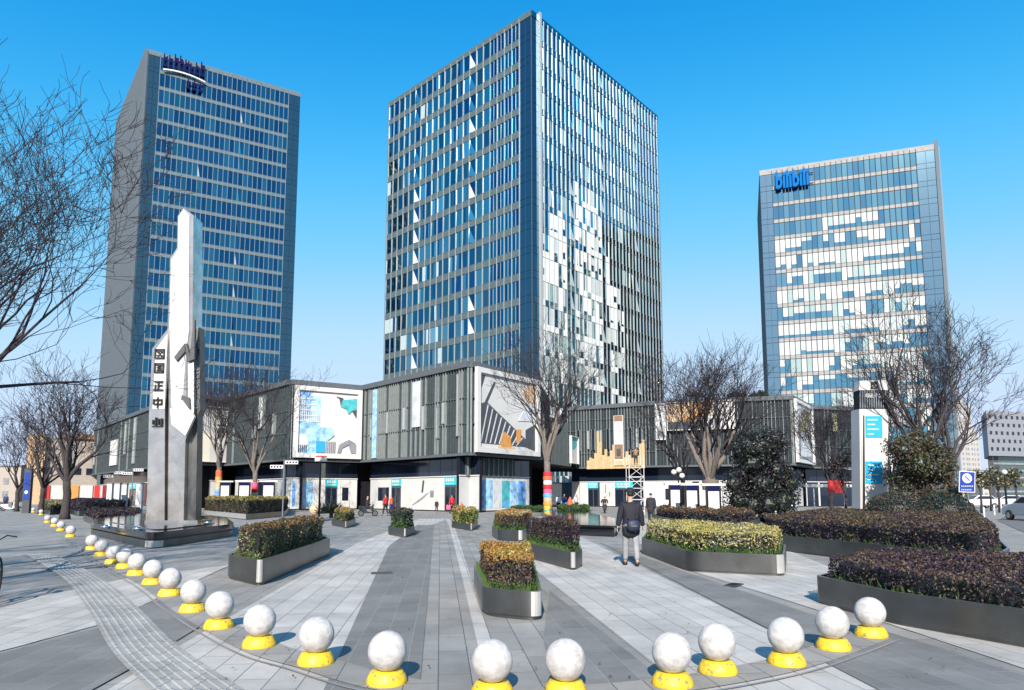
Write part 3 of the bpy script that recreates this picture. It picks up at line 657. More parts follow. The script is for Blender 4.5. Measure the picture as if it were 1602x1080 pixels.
# ================================================================ TOWERS
def TOP(px, py, z):
    r = ray(px, py); t = (z-CAMH)/r.z; return Vector((r.x*t, r.y*t))
def s_at(fc, px, py=660):
    r = ray(px, py); d = Vector((r.x, r.y))     # vertical plane through the camera; solve A + d s = t r
    det = fc.d.x*(-d.y) + d.x*fc.d.y
    return (-fc.A.x*(-d.y) - d.x*fc.A.y)/det if abs(det) > 1e-9 else 0
def jit_pane(mb, fc, s0, s1, z0, z1, o, m, tilt):
    a = random.gauss(0, tilt); c = random.gauss(0, tilt*.8); w2 = (s1-s0)/2; h2 = (z1-z0)/2
    q = [fc.p(s0, o-a*w2-c*h2, z0), fc.p(s1, o+a*w2-c*h2, z0), fc.p(s1, o+a*w2+c*h2, z1), fc.p(s0, o-a*w2+c*h2, z1)]
    mb.face(q, m)
def curtain(root, fc, z0, H, nf, types, gl, spf, spm, fin, finw, find, cl=0, cr=0, tilt=.006, blind_or_glare=None, top_extra=.8, sheen=None, finskip=None, tw=.9, glint=.82, runs=.62, spl=None, cm='corner_glass', dbl=False):
    """types: string with one letter per bay: w window, s plain sheen bay, t open-pane bay, sky glint painted as a white triangle"""
    nb = len(types); bw = (fc.L-cl-cr)/nb; fh = (H-z0)/nf
    sheen = sheen or [('sheen0', 1), ('sheen1', 1), ('sheen3', 1)]
    for k in range(nf):
        zb = z0+k*fh; zs = zb+spf*fh; zt = zb+fh
        b = MB(); sp = MB(); state = None
        for i, ty in enumerate(types):
            s0 = cl+i*bw; s1 = s0+bw
            if ty == 's':
                jit_pane(b, fc, s0+.04, s1-.04, zs, zt-.05, .10, pick(sheen), tilt)
            elif ty == 'm':  # mixed bay: jumbled reflections put into random pane tones
                nn = random.choice([1, 2, 2, 3]); cs = [0]+sorted(random.uniform(.25, .75) for _ in range(nn-1))+[1]
                for j in range(nn):
                    jit_pane(b, fc, s0+.04+(bw-.08)*cs[j], s0+.04+(bw-.08)*cs[j+1]-.02, zs, zt-.05, .09, pick(spl or [('glass0', 2), ('glass2', 2), ('sheen1', 3), ('sheen0', 2.5), ('sheen3', 2), ('sheen2', 1.3), ('blind_or_glare2', .6)]), tilt*1.6)
                if blind_or_glare and blind_or_glare(k, i, nf, nb) > .2 and random.random() < blind_or_glare(k, i, nf, nb)*.9: fc.box(sp, s0+.1, s1-.1, .165, .19, zb+.02, zs, pick([('reflection_white', 3), ('sheen2', 1)]))  # pale panels carry the painted reflection across the spandrels
                if blind_or_glare and random.random() < blind_or_glare(k, i, nf, nb)**.5:
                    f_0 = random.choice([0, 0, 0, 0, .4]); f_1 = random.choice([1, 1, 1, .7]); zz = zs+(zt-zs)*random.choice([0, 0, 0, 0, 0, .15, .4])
                    jit_pane(b, fc, s0+.05+bw*f_0, s0+bw*f_1-.05, zz, zt-.06, .12, pick([('reflection_white', 5), ('blind_or_glare', 2), ('sheen2', 1.5), ('blind_or_glare3', .8)]), .001)
            elif ty == 't':  # white triangle stands in for a sky glint on the pane
                m1, m2 = pick(gl), pick([('blind_or_glare', 3), ('sheen2', 2)])
                flip = (k % 2 == 0)
                A, B, Cc, Dd = fc.p(s0+.04, .08, zs), fc.p(s1-.04, .08, zs), fc.p(s1-.04, .08, zt-.05), fc.p(s0+.04, .08, zt-.05)
                o_ = fc.p(s0+.06, .30, zs)
                if random.random() < glint:
                    b.face([o_, fc.p(s0+bw*tw, .1, zs), fc.p(s0+.06, .1, zt-.05)], m2); b.face([A, B, Cc, Dd], m1); b.face([A, o_, Dd], 'trim')
                else: b.face([A, B, Cc, Dd], m1)
            else:
                if bw > 2.4 or dbl:
                    jit_pane(b, fc, s0+.04, s0+bw/2-.03, zs, zt-.05, .08, pick(gl), tilt); jit_pane(b, fc, s0+bw/2+.03, s1-.04, zs, zt-.05, .08, pick(gl), tilt)
                    fc.box(b, s0+bw/2-.03, s0+bw/2+.03, .06, .16, zs, zt-.05, fin)
                else: jit_pane(b, fc, s0+.04, s1-.04, zs, zt-.05, .08, pick(gl), tilt)
                if blind_or_glare:
                    pr = blind_or_glare(k, i, nf, nb)
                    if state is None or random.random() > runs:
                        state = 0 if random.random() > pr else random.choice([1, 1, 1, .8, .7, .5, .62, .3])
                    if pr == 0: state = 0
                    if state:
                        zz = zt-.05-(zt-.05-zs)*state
                        jit_pane(b, fc, s0+.05, s1-.05, zz, zt-.06, .10, pick([('blind_or_glare', 4), ('blind_or_glare2', 1), ('blind_or_glare3', 1), ('blind_or_glare4', 2)]), .0005)
        b.build('window_band', root)
        fc.box(sp, cl+.01, fc.L-cr-.01, .02, .16, zb, zs, spm)
        if spf > .15:
            fc.box(sp, cl+.02, fc.L-cr-.02, .16, .185, zs-.09, zs+.0, 'trim'); fc.box(sp, cl+.02, fc.L-cr-.02, .16, .185, zb+.005, zb+.085, 'trim')
        sp.build('spandrel', root)
    for c0, c1 in ((0, cl), (fc.L-cr, fc.L)):
        if c1-c0 < .1: continue
        b = MB()
        for k in range(nf):
            zb = z0+k*fh; nn = max(1, round((c1-c0)/1.6))
            for j in range(nn):
                for (u, v) in ((0, .3), (.3, 1)):
                    jit_pane(b, fc, c0+(c1-c0)*j/nn+.03, c0+(c1-c0)*(j+1)/nn-.03, zb+u*fh+.04, zb+v*fh-.04, .1, cm, .003)
        b.build('corner_glazing', root)
    for i in range(nb+1):
        if finskip and i % finskip: continue
        s = cl+i*bw; b = MB(); fc.box(b, s-finw/2, s+finw/2, .02, find, z0, H+(top_extra if top_extra > 0 else 0)*.6, fin); b.build('fin', root)
    b = MB(); fc.box(b, 0, fc.L, .0, .2, H+.003, H+top_extra, spm); b.build('parapet', root)

def body(root, pts, z0, H, m, name='wall'):
    b = MB(); b.prism(pts, z0, H, m); return b.build(name, root)

# ---- central tower
HC = 1.65+0
D0 = 119.0; HC = ZAT(16, D0)
c0 = XY(0, D0); TC = TOP(831, 16, HC); TL = TOP(608.5, 162, HC); TR = TOP(1028, 182, HC)
back = TL+(TR-TC)
ct = empty('office_tower', (0, 0, 0), 0, 'tallest middle glass office tower seen corner on, grey bands left and white fins right', 'tower', 'glass office towers')
body(ct, [TL, TC, TR, back], 0, HC, 'tower_wall')
fL = Face(TL, TC); fR = Face(TC, TR)
gC = [('glass0', 3), ('glass1', 3), ('glass2', 3), ('glass3', 2), ('sheen3', 1)]
curtain(ct, fL, 4, HC-1.2, 19, 'mmmmstmmmmsmmmtsswwww', gC, .30, 'spandrel', 'fin_white', .11, .24, .4, 3.0, .012, top_extra=1.2, dbl=True)
def reflC(k, i, nf, nb):  # floors where the mirrored right tower is put into pale panes
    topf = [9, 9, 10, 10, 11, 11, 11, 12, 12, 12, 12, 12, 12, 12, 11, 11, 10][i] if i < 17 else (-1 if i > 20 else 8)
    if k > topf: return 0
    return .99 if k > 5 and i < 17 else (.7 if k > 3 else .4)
curtain(ct, fR, 4, HC-1.2, 19, 'mmmmmmstmmmmmmmtmmmmmmmmstwwwwwww', [('glass0', 3), ('glass1', 3), ('glass2', 3), ('glass3', 2)], .26, 'sheen1', 'fin_white', .14, .26, 2.2, .6, .010, blind_or_glare=reflC, top_extra=1.2)
b = MB(); fR.box(b, 1.95, 2.5, .1, .6, 4, HC+.5, 'fin_white'); b.build('corner_fin', ct)
b = MB(); b.prism(inset([TL, TC, TR, back], 6), HC, HC+2.0, 'trim'); b.build('roof_plant', ct)
# ---- left tower
DL = 150.0; HL = ZAT(79, DL)
LA = TOP(233, 79, HL); LB = TOP(470, 147, HL); LS = TOP(185, 196, HL)
lt = empty('office_tower', (0, 0, 0), 0, 'left blue glass office tower with pale window bands and dark rooftop sign', 'tower', 'glass office towers')
body(lt, [LS, LA, LB, LB+(LS-LA)], 0, HL, 'tower_wall')
gB = [('glass0', 4), ('glass1', 4), ('glass2', 2), ('glass3', 1)]
fF = Face(LA, LB); fS = Face(LS, LA)
curtain(lt, fF, 4, HL-1, 25, 'wwwwwwwwtwwwwwwwtwwwwwwwww', gB, .23, 'spandrel_light', 'fin_left', .10, .2, 2.6, 3.0, .004, top_extra=1.2, tw=.45, glint=.6)
fhh = (HL-5)/25
b = MB()
for k in range(25): fS.box(b, .5, fS.L-.5, .02, .1, 4+k*fhh+1.2, 4+(k+1)*fhh-.06, 'sheen1' if k % 3 else 'sheen3')
b.build('glazing', lt)
for i in range(34):
    s = .5+i*(fS.L-1)/33; b = MB(); fS.box(b, s-.20, s+.20, .1, .7, 3, HL+.6, 'fin_beige'); b.build('fin', lt)
# ---- right tower
DR = 133.0; HR = ZAT(226, DR)
RA = TOP(1188, 268, HR); RB = TOP(1462, 226, HR); RS = TOP(1467.5, 237, HR)
rt = empty('office_tower', (0, 0, 0), 0, 'right glass office tower with many white blinds drawn behind its windows', 'tower', 'glass office towers')
dv = (RB-RA).normalized(); nb_ = Vector((-dv.y, dv.x))*28
body(rt, [RA, RB, RS, RS+nb_, RA+nb_], 0, HR, 'tower_wall')
fT = Face(RA, RB); fE = Face(RB, RS)
def bl(k, i, nf, nb):
    top = nf-1-k
    if top < 3: return 0
    if top == 3: return .85 if nb*.25 < i < nb*.72 else 0
    if top == 4: return .45 if i > nb*.55 else .85
    return .80
curtain(rt, fT, 4, HR-1.2, 18, 'w'*26, [('pane_right0', 4), ('pane_right1', 3), ('pane_right2', 2)], .24, 'band_right', 'mullion', .13, .22, 2.6, 3.6, .004, bl, top_extra=1.2, runs=.45, cm='edge_glass')
b = MB(); fE.box(b, .0, fE.L, .05, .3, 3, HR+.8, 'fin_white'); b.build('end_fin', rt)
b = MB(); fE.box(b, -.35, -.02, .0, .6, 3, HR+.8, 'fin_grey'); b.build('end_fin', rt)
b = MB(); b.prism(inset([RA, RB, RB+nb_, RA+nb_], 6), HR, HR+1.0, 'trim'); b.build('roof_plant', rt)
# ---- signs on towers
def text_on(fc, txt, s0, z0, size, depth, m, parent, name='lettering', shear=0, o0=.5, bold=.02, width=1.0, align='LEFT'):
    cu = bpy.data.curves.new('t', 'FONT'); cu.body = txt; cu.size = 1; cu.extrude = 0; cu.offset = bold; cu.shear = shear; cu.resolution_u = 2; cu.align_x = align
    to = bpy.data.objects.new('t', cu); COL.objects.link(to); dg = bpy.context.evaluated_depsgraph_get()
    me = bpy.data.meshes.new_from_object(to.evaluated_get(dg)); bpy.data.objects.remove(to)
    b = MB(); k = b.mi(m)
    import bmesh
    bm = bmesh.new(); bm.from_mesh(me); bmesh.ops.remove_doubles(bm, verts=bm.verts, dist=.0005)
    r = bmesh.ops.extrude_face_region(bm, geom=bm.faces[:])
    for v in [e for e in r['geom'] if isinstance(e, bmesh.types.BMVert)]: v.co.z += 1
    bm.verts.index_update()
    for v in bm.verts:
        q = fc.p(s0+v.co.x*size*width, o0+v.co.z*depth, z0+v.co.y*size); b.v.append(tuple(q))
    for f in bm.faces: b.f.append(tuple(v.index for v in f.verts)); b.m.append(k)
    bm.free(); bpy.data.meshes.remove(me)
    return b.build(name, parent)
sg = empty('rooftop_sign', (0, 0, 0), 0, 'bright blue rounded lettering sign on the top left corner of the right tower', 'sign')
s0 = s_at(fT, 1212, 280); s1 = s_at(fT, 1272, 280)
zt = ZAT(262, 146)
text_on(fT, 'bilibili', s0, HR-5.3, 5.4, .7, 'blue_letters', sg, 'lettering', 0, .7, .035, (s1-s0)/5.4/2.62)
b = MB(); fT.box(b, s0, s1, .45, .62, HR-5.0, HR-4.8, 'letter_dark'); fT.box(b, s0, s1, .45, .62, HR-2.6, HR-2.45, 'letter_dark'); b.build('support_rail', sg)
sg = empty('rooftop_sign', (0, 0, 0), 0, 'dark navy lettering with a white arc on the top left corner of the left tower', 'sign')
s0 = s_at(fF, 255, 110); s1 = s_at(fF, 322, 110); wS = s1-s0; random.seed(3)
for i in range(8):
    b = MB(); a = s0+wS*i/8; w_ = wS/8*.8
    zb = HL-3.4; h = random.choice([3.2, 2.6, 3.8])
    fF.box(b, a, a+w_*.3, .6, 1.0, zb, zb+h, 'letter_dark'); fF.box(b, a+w_*.7, a+w_, .6, 1.0, zb, zb+h*random.uniform(.6, 1), 'letter_dark')
    fF.box(b, a+w_*.3, a+w_*.7, .6, 1.0, zb+h*.45, zb+h*.68, 'letter_dark'); fF.box(b, a+w_*.3, a+w_*.7, .6, 1.0, zb, zb+h*.18, 'letter_dark')
    b.build('letter', sg)
b = MB(); N = 16
for i in range(N):
    f0, f1 = i/N, (i+1)/N
    za = lambda f: HL-4.15+1.1*(4*f*(1-f))*.5-1.2*f*f*.3
    b.hexa([fF.p(s0+wS*f0, .95, za(f0)-.35), fF.p(s0+wS*f1, .95, za(f1)-.35), fF.p(s0+wS*f1, .6, za(f1)-.35), fF.p(s0+wS*f0, .6, za(f0)-.35),
            fF.p(s0+wS*f0, .95, za(f0)), fF.p(s0+wS*f1, .95, za(f1)), fF.p(s0+wS*f1, .6, za(f1)), fF.p(s0+wS*f0, .6, za(f0))], 'white')
b.build('white_arc', sg)
for i in range(3):
    b = MB(); a = s0+wS*(.55+.15*i); 
    fF.box(b, a, a+wS*.1, .6, .95, HL-7.6, HL-7.0, 'letter_dark'); fF.box(b, a+wS*.03, a+wS*.06, .6, .97, HL-7.4, HL-5.2, 'letter_dark'); fF.box(b, a, a+wS*.11, .6, .94, HL-6.2, HL-5.7, 'letter_dark')
    b.build('letter', sg)

# ================================================================ PODIUMS
HP = 14.0; HB = 5.55
def louvre(root, fc, z0, z1, pitch=.52, win=(), seed=1, rails=(.33, .62), light=.5, dark_from=None):
    rnd = random.Random(seed); b = MB(); fc.box(b, 0, fc.L, 0, .06, z0+.02, z1-.3, 'louvre_back')
    n = int(fc.L/pitch)
    for i in range(n+1):
        s = .05+i*(fc.L-.1)/n; m = 'louvre_light' if rnd.random() < light else 'louvre'
        fc.box(b, s-.032, s+.032, .06, .28, z0+.05, z1-.32, m)
    for f in rails: fc.box(b, 0.02, fc.L-.02, .06, .26, z0+(z1-z0)*f, z0+(z1-z0)*f+.07, 'trim')
    b.build('louvre_cladding', root)
    b = MB(); fc.box(b, -.05, fc.L+.05, -.1, .42, z1-.30, z1+.25, 'trim'); b.build('cornice', root)
    b = MB(); fc.box(b, -.03, fc.L+.03, -.1, .40, z0-.22, z0+.02, 'trim'); b.build('bottom_trim', root)
    for (a, c, u, v, m) in win:
        b = MB(); zz0, zz1 = z0+(z1-z0)*u, z0+(z1-z0)*v
        fc.box(b, a, c, .06, .36, zz0, zz1, m); fc.box(b, a-.05, a, .06, .40, zz0-.05, zz1+.05, 'louvre_light'); fc.box(b, c, c+.05, .06, .40, zz0-.05, zz1+.05, 'louvre_light')
        b.build('slot_window', root)
def shopfront(root, fc, specs, o=-1.3, z1=3.45, upper='dark_glass', pad=(0, 0), upm=True):
    """specs: (px0, px1, kind) along the wall"""
    a0, a1 = pad[0], fc.L-pad[1]
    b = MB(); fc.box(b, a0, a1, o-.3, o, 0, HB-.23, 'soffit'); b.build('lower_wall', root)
    b = MB(); s = a0
    while s < a1-.3:
        e = min(s+1.9, a1); fc.box(b, s+.03, e-.03, o+.002, o+.06, z1+.12, HB-.3, upper); s = e
    b.build('clerestory_glazing', root)
    b = MB(); fc.box(b, a0, a1, o, o+.14, z1, z1+.1, 'white'); b.build('head_rail', root)
    used = []
    for (p0, p1, kind) in specs:
        x0, x1 = s_at(fc, p0), s_at(fc, p1); x0, x1 = max(min(x0, x1), a0), min(max(x0, x1), a1)
        if x1-x0 < .3: continue
        used.append((x0, x1, kind))
        if kind == 'door':
            b = MB(); fc.box(b, x0, x1, o+.01, o+.07, .05, 2.5, 'dark_glass')
            for q in (x0, (x0+x1)/2-.03, x1-.06): fc.box(b, q, q+.06, o+.07, o+.12, .05, 2.5, 'trim')
            fc.box(b, x0, x1, o+.072, o+.118, 2.42, 2.52, 'trim')
            d = b.build('door', root); b = MB(); c = (x0+x1)/2; fc.box(b, c-.12, c-.08, o+.12, o+.17, .9, 1.5, 'chrome'); fc.box(b, c+.08, c+.12, o+.12, o+.17, .9, 1.5, 'chrome'); b.build('handle', d)
            b = MB(); fc.box(b, x0, x1, o+.05, o+.15, 2.6, 3.42, 'cyan'); sgn = b.build('door_sign', root)
            b = MB(); w_ = (x1-x0)/5
            for j in range(4):
                q = x0+w_*(.6+j); fc.box(b, q, q+w_*.6, o+.15, o+.17, 3.0, 3.28, 'white'); 
            fc.box(b, x0+w_*.8, x1-w_*.8, o+.15, o+.165, 2.74, 2.82, 'white'); b.build('sign_writing', sgn)
        elif kind == 'poster':
            b = MB(); fc.box(b, x0, x1, o+.01, o+.07, .12, 3.4, 'white'); f_ = b.build('poster', root)
            W = x1-x0; b = MB(); m_ = ['blue_mid', 'blue_pale', 'grey_pale', 'teal', 'blue_pale']; np_ = max(1, round(W/1.5))
            for j in range(np_):
                fc.box(b, x0+.15+(W-.3)*j/np_+.04, x0+.15+(W-.3)*(j+1)/np_-.04, o+.07, o+.085, .35, 3.1, m_[j % 5])
                q0 = x0+.15+(W-.3)*j/np_
                fc.poly(b, [(q0+.1, .4), (q0+.9, .4), (q0+1.0, 1.3), (q0+.5, 1.0)], o+.085, o+.095, ['teal', 'blue_pale', 'white', 'blue_mid', 'grey_pale'][j % 5])
            b.build('print', f_)
        elif kind == 'window':
            b = MB(); fc.box(b, x0, x1, o+.01, o+.06, .12, 3.4, 'hoarding')
            fc.box(b, x0+.15, x1-.15, o+.062, o+.08, 1.0, 2.5, 'dark_glass'); b.build('display_window', root)
        elif kind == 'tree_print':
            b = MB(); fc.box(b, x0, x1, o+.01, o+.06, .12, 3.4, 'hoarding'); f_ = b.build('poster', root)
            b = MB(); W = x1-x0
            fc.poly(b, [(x0+W*.1, .5), (x0+W*.5, 1.2), (x0+W*.75, 1.9), (x0+W*.7, 1.9), (x0+W*.45, 1.35), (x0+W*.1, .62)], o+.06, o+.075, 'grey_mid')
            fc.poly(b, [(x0+W*.45, 1.9), (x0+W*.5, 3.2), (x0+W*.56, 3.1), (x0+W*.52, 1.9)], o+.06, o+.076, 'grey_dark')
            fc.box(b, x0+W*.78, x0+W*.92, o+.06, o+.077, 1.4, 2.1, 'grey_mid'); b.build('print', f_)
        elif kind == 'dark':
            b = MB(); fc.box(b, x0, x1, o+.01, o+.05, .05, 3.4, 'dark_glass'); b.build('display_window', root)
    used.sort(); s = a0; free = []
    for u in used+[(a1, a1, '')]:
        if u[0]-s > .2: free.append((s, u[0]))
        s = max(s, u[1])
    j = 0
    for x0, x1 in free:
        n = max(1, round((x1-x0)/1.55)); 
        for i in range(n):
            b = MB(); q0, q1 = x0+(x1-x0)*i/n+.035, x0+(x1-x0)*(i+1)/n-.035
            fc.box(b, q0, q1, o+.01, o+.06+.004*(j % 3), .12, 3.4, 'hoarding' if (j*7) % 5 else 'hoarding2'); b.build('hoarding_panel', root); j += 1
podT = {}
for k, q in {'A1': (150, 672), 'A2': (295, 618), 'A3': (355, 625), 'B': (457, 598), 'I': (568, 607.5), 'C': (735, 570), 'C2': (842, 594.5), 'D1': (888, 640), 'D2': (1025, 631), 'D3': (1236, 622), 'E1': (1265, 637), 'E2': (1352, 641)}.items():
    podT[k] = TOP(q[0], q[1], HP)
pT = podT
up = Vector((0, 22))
# left podium
pa = empty('shopping_podium', (0, 0, 0), 0, 'grey louvred low shopping block at left behind the steel totem', 'building', 'louvred shopping blocks')
body(pa, [pT['A1'], pT['A2'], pT['A3'], pT['A3']+up, pT['A1']+up], HB, HP, 'louvre_back')
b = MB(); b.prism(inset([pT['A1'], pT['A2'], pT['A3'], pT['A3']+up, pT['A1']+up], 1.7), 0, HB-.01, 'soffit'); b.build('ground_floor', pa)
fA1 = Face(pT['A1'], pT['A2']); fA2 = Face(pT['A2'], pT['A3'])
louvre(pa, fA1, HB, HP, .9, [(s_at(fA1, 179), s_at(fA1, 190), .12, .62, 'white'), (s_at(fA1, 200), s_at(fA1, 202), .3, .9, 'fin_white'), (s_at(fA1, 214), s_at(fA1, 217), .1, .92, 'fin_white'), (s_at(fA1, 153), s_at(fA1, 155), .2, .6, 'fin_white')], 4, light=.1)
louvre(pa, fA2, HB, HP, .6, [], 5)
shopfront(pa, fA1, [(155, 163, 'dark'), (196, 205, 'door'), (215, 222, 'dark')])
shopfront(pa, fA2, [(300, 306, 'dark')])
# middle podium
pb = empty('shopping_podium', (0, 0, 0), 0, 'dark louvred shopping block in the middle carrying the two billboards', 'building', 'louvred shopping blocks')
ppb = [pT['A3']+Vector((.3, 0)), pT['B'], pT['I'], pT['C'], pT['C2'], pT['C2']+Vector((2, 14)), pT['C2']+Vector((2, 30)), pT['A3']+Vector((.3, 28))]
body(pb, ppb, HB, HP, 'louvre_back')
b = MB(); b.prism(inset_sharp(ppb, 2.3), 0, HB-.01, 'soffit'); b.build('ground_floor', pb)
fB1 = Face(ppb[0], pT['B']); fB2 = Face(pT['B'], pT['I']); fC1 = Face(pT['I'], pT['C']); fC2 = Face(pT['C'], pT['C2'])
louvre(pb, fB1, HB, HP, .6, [(s_at(fB1, 409), s_at(fB1, 415), .45, .9, 'white'), (s_at(fB1, 431), s_at(fB1, 432.5), .35, .62, 'fin_white'), (s_at(fB1, 400), s_at(fB1, 402), .35, .5, 'fin_white')], 6, light=.08)
louvre(pb, fB2, HB, HP, .55, [], 7)
louvre(pb, fC1, HB, HP, .42, [(s_at(fC1, 587), s_at(fC1, 594), .02, .93, 'blue_pale'), (s_at(fC1, 584), s_at(fC1, 585.5), .3, .55, 'fin_white'), (s_at(fC1, 609), s_at(fC1, 611), .33, .6, 'fin_white'), (s_at(fC1, 634), s_at(fC1, 638), .35, .62, 'fin_white'), (s_at(fC1, 649), s_at(fC1, 662), .36, .92, 'grey_pale'), (s_at(fC1, 664), s_at(fC1, 667.5), .32, .6, 'fin_white'), (s_at(fC1, 687), s_at(fC1, 688.5), .2, .55, 'fin_white'), (s_at(fC1, 696), s_at(fC1, 699), .36, .60, 'fin_white'), (s_at(fC1, 719), s_at(fC1, 721), .2, .9, 'fin_white')], 8, light=.5)
louvre(pb, fC2, HB, HP, .5, [], 9)
shopfront(pb, fB1, [(392, 402, 'dark'), (430, 440, 'dark')], pad=(0, 0))
shopfront(pb, fB2, [(462, 500, 'poster'), (517, 535, 'door'), (541, 555, 'window')])
shopfront(pb, fC1, [(578, 597, 'window'), (600, 614, 'door'), (628, 668, 'tree_print'), (682, 699, 'door')])
shopfront(pb, fC2, [(757, 838, 'poster')])
f_ = fC1; b = MB()
fC2.box(b, .8, 8.2, -1.25, -1.05, 3.55, HB-.25, 'louvre')
for i in range(10): fC2.box(b, .9+i*.75, 1.0+i*.75, -1.05, -.95, 3.57, HB-.27, 'louvre_light')
b.build('upper_cladding', pb)
# right podium
pc = empty('shopping_podium', (0, 0, 0), 0, 'grey louvred shopping block at right with cream skyline cut-outs and the dark passage', 'building', 'louvred shopping blocks')
ppc = [pT['D1'], pT['D2'], pT['D3'], pT['E1'], pT['E2'], pT['E2']+up*1.2, pT['D1']+up*.8]
body(pc, ppc, HB, HP, 'louvre_back')
b = MB(); b.prism(inset_sharp(ppc, 2.3), 0, HB-.01, 'soffit'); b.build('ground_floor', pc)
fD1 = Face(pT['D1'], pT['D2']); fD2 = Face(pT['D2'], pT['D3']); fE1 = Face(pT['D3'], pT['E1']); fE2 = Face(pT['E1'], pT['E2'])
louvre(pc, fD1, HB, HP, .42, [(s_at(fD1, x), s_at(fD1, x+4), .28, .62, 'dark_glass') for x in (904, 927, 950, 985, 1000, 1012)]+[(s_at(fD1, x), s_at(fD1, x+2), .3, .6, 'fin_white') for x in (920, 940, 996)], 11, light=.7, rails=(.22, .6, .78))
louvre(pc, fD2, HB, HP, .45, [], 12, light=.5, rails=(.25, .7))
louvre(pc, fE1, HB, HP, .6, [], 13)
louvre(pc, fE2, HB, HP, .6, [(s_at(fE2, 1300), s_at(fE2, 1306), .6, .9, 'leaf_pale')], 14, light=.3)
shopfront(pc, fD1, [(914, 930, 'door'), (932, 950, 'tree_print'), (956, 984, 'door'), (986, 1000, 'dark')])
shopfront(pc, fD2, [(1035, 1050, 'window'), (1080, 1090, 'dark'), (1100, 1110, 'dark'), (1160, 1180, 'dark')])
shopfront(pc, fE1, []); shopfront(pc, fE2, [(1268, 1285, 'dark'), (1288, 1345, 'dark')])
# recessed passage between the blocks
q0 = pT['C2']+Vector((-.5, 10)); q1 = pT['D1']+Vector((1.5, 4)); fP = Face(q0, q1)
b = MB(); fP.box(b, 0, fP.L, -6, 0, HB, 12, 'louvre_back'); 
for i in range(int(fP.L/.6)): fP.box(b, i*.6+.1, i*.6+.2, .002, .25, HB, 11.9, 'louvre')
b.build('recessed_wall', pc)
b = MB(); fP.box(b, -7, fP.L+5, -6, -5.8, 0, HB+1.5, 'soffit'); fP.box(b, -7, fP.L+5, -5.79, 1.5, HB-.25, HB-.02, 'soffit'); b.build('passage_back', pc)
# skyline cut-outs
b = MB(); S0, S1 = s_at(fD1, 919), s_at(fD1, 1009); hs_ = [.9, 1.3, 1.15, 1.9, 5.0, 3.4, 1.6, 2.4, 1.4, 2.2, 3.0, 1.3, 2.0, 2.9, 1.2, 2.0, 1.5, 1.1, 2.1, 1.4, 3.0, 3.5]
for i, h in enumerate(hs_):
    a = S0+(S1-S0)*i/len(hs_); fD1.box(b, a, a+(S1-S0)/len(hs_)*.97, .31, .45+.012*(i % 3), HB-.3, HB+h, 'yellow_cream' if i % 3 else 'peach')
tag(b.build('skyline_cutout'), 'cream wooden skyline cut-out of bars fixed low on the right louvred block', 'decoration')
hb = empty('hanging_banner', (0, 0, 0), 0, 'white banner with brown picture above the cream skyline cut-out', 'banner')
b = MB(); fD1.box(b, s_at(fD1, 962), s_at(fD1, 977), .5, .62, HB+.1, HB+7.0, 'hoarding'); b.build('panel', hb)
b = MB(); A_, B_ = s_at(fD1, 963), s_at(fD1, 976); fD1.box(b, A_, B_, .62, .66, HB+1.0, HB+3.0, 'brown'); fD1.box(b, A_+.3, B_-.3, .66, .68, HB+1.4, HB+2.4, 'grey_dark'); b.build('picture', hb); b = MB(); fD1.box(b, A_, B_, .62, .655, HB+6.2, HB+6.95, 'brown'); b.build('header', hb); b = MB(); fD1.box(b, A_, B_, .62, .65, HB+.15, HB+.8, 'peach'); b.build('footer', hb)

# ---- billboards
def billboard(fc, p0, p1, z0, z1, label, art, o=.45, fr=.5, pale='hoarding'):
    a, c = s_at(fc, p0), s_at(fc, p1); root = empty('billboard', (0, 0, 0), 0, label, 'billboard', 'picture billboards on the shopping blocks')
    b = MB(); fc.box(b, a, a+fr, o, o+.35, z0, z1, 'white'); fc.box(b, c-fr, c, o, o+.35, z0, z1, 'white'); fc.box(b, a+fr, c-fr, o, o+.35, z1-fr, z1, 'white'); fc.box(b, a+fr, c-fr, o, o+.35, z0, z0+fr, 'white')
    b.build('frame', root)
    b = MB(); fc.box(b, a+fr, c-fr, o, o+.12, z0+fr, z1-fr, pale); b.build('canvas', root)
    W = c-a-2*fr; H = z1-z0-2*fr; b = MB()
    for k, (poly, m) in enumerate(art): fc.poly(b, [(a+fr+x*W, z0+fr+y*H) for x, y in poly], o+.10, o+.125+.0035*k, m)
    b.build('artwork', root); return root
def rect(x0, y0, x1, y1): return [(x0, y0), (x1, y0), (x1, y1), (x0, y1)]
art = [(rect(0, .0, .36, .92), 'blue_pale'), ([(0, .45), (.22, .6), (.18, .98), (0, .98)], 'blue_mid'), (rect(.18, .04, .5, .42), 'blue_pale'), ([(.0, .3), (.12, .3), (.2, .12), (.0, .06)], 'grey_pale')]
art += [(rect(.02+.035*i, .5, .032+.035*i, .96-.02*i), 'hoarding') for i in range(10)] + [(rect(0, .5+.09*i, .36-.02*i, .515+.09*i), 'grey_pale') for i in range(5)]
art += [(rect(.01+.03*i, .01, .022+.03*i, .13), 'grey_dark') for i in range(5)] + [(rect(.40+.03*i, .01, .412+.03*i, .2), 'grey_mid') for i in range(8)]
art += [([(.70, .78), (.70, .88), (.98, .93), (.98, .62), (.9, .72), (.84, .66), (.8, .74)], 'teal'), ([(.9, .72), (.98, .74), (.98, .6), (.94, .66)], 'grey_dark'), ([(.62, .94), (.68, .9), (.7, .8), (.74, .92)], 'grey_dark'),
        ([(.66, .02), (.7, .16), (.86, .24), (.86, .16), (.74, .1), (.72, .02)], 'grey_mid'), ([(.86, .24), (.98, .18), (.98, .02), (.9, .02), (.86, .16)], 'grey_mid'), ([(.45, .28), (.5, .42), (.56, .42), (.6, .3), (.5, .22)], 'blue_pale'), (rect(.3, .02, .44, .2), 'blue_bright')]
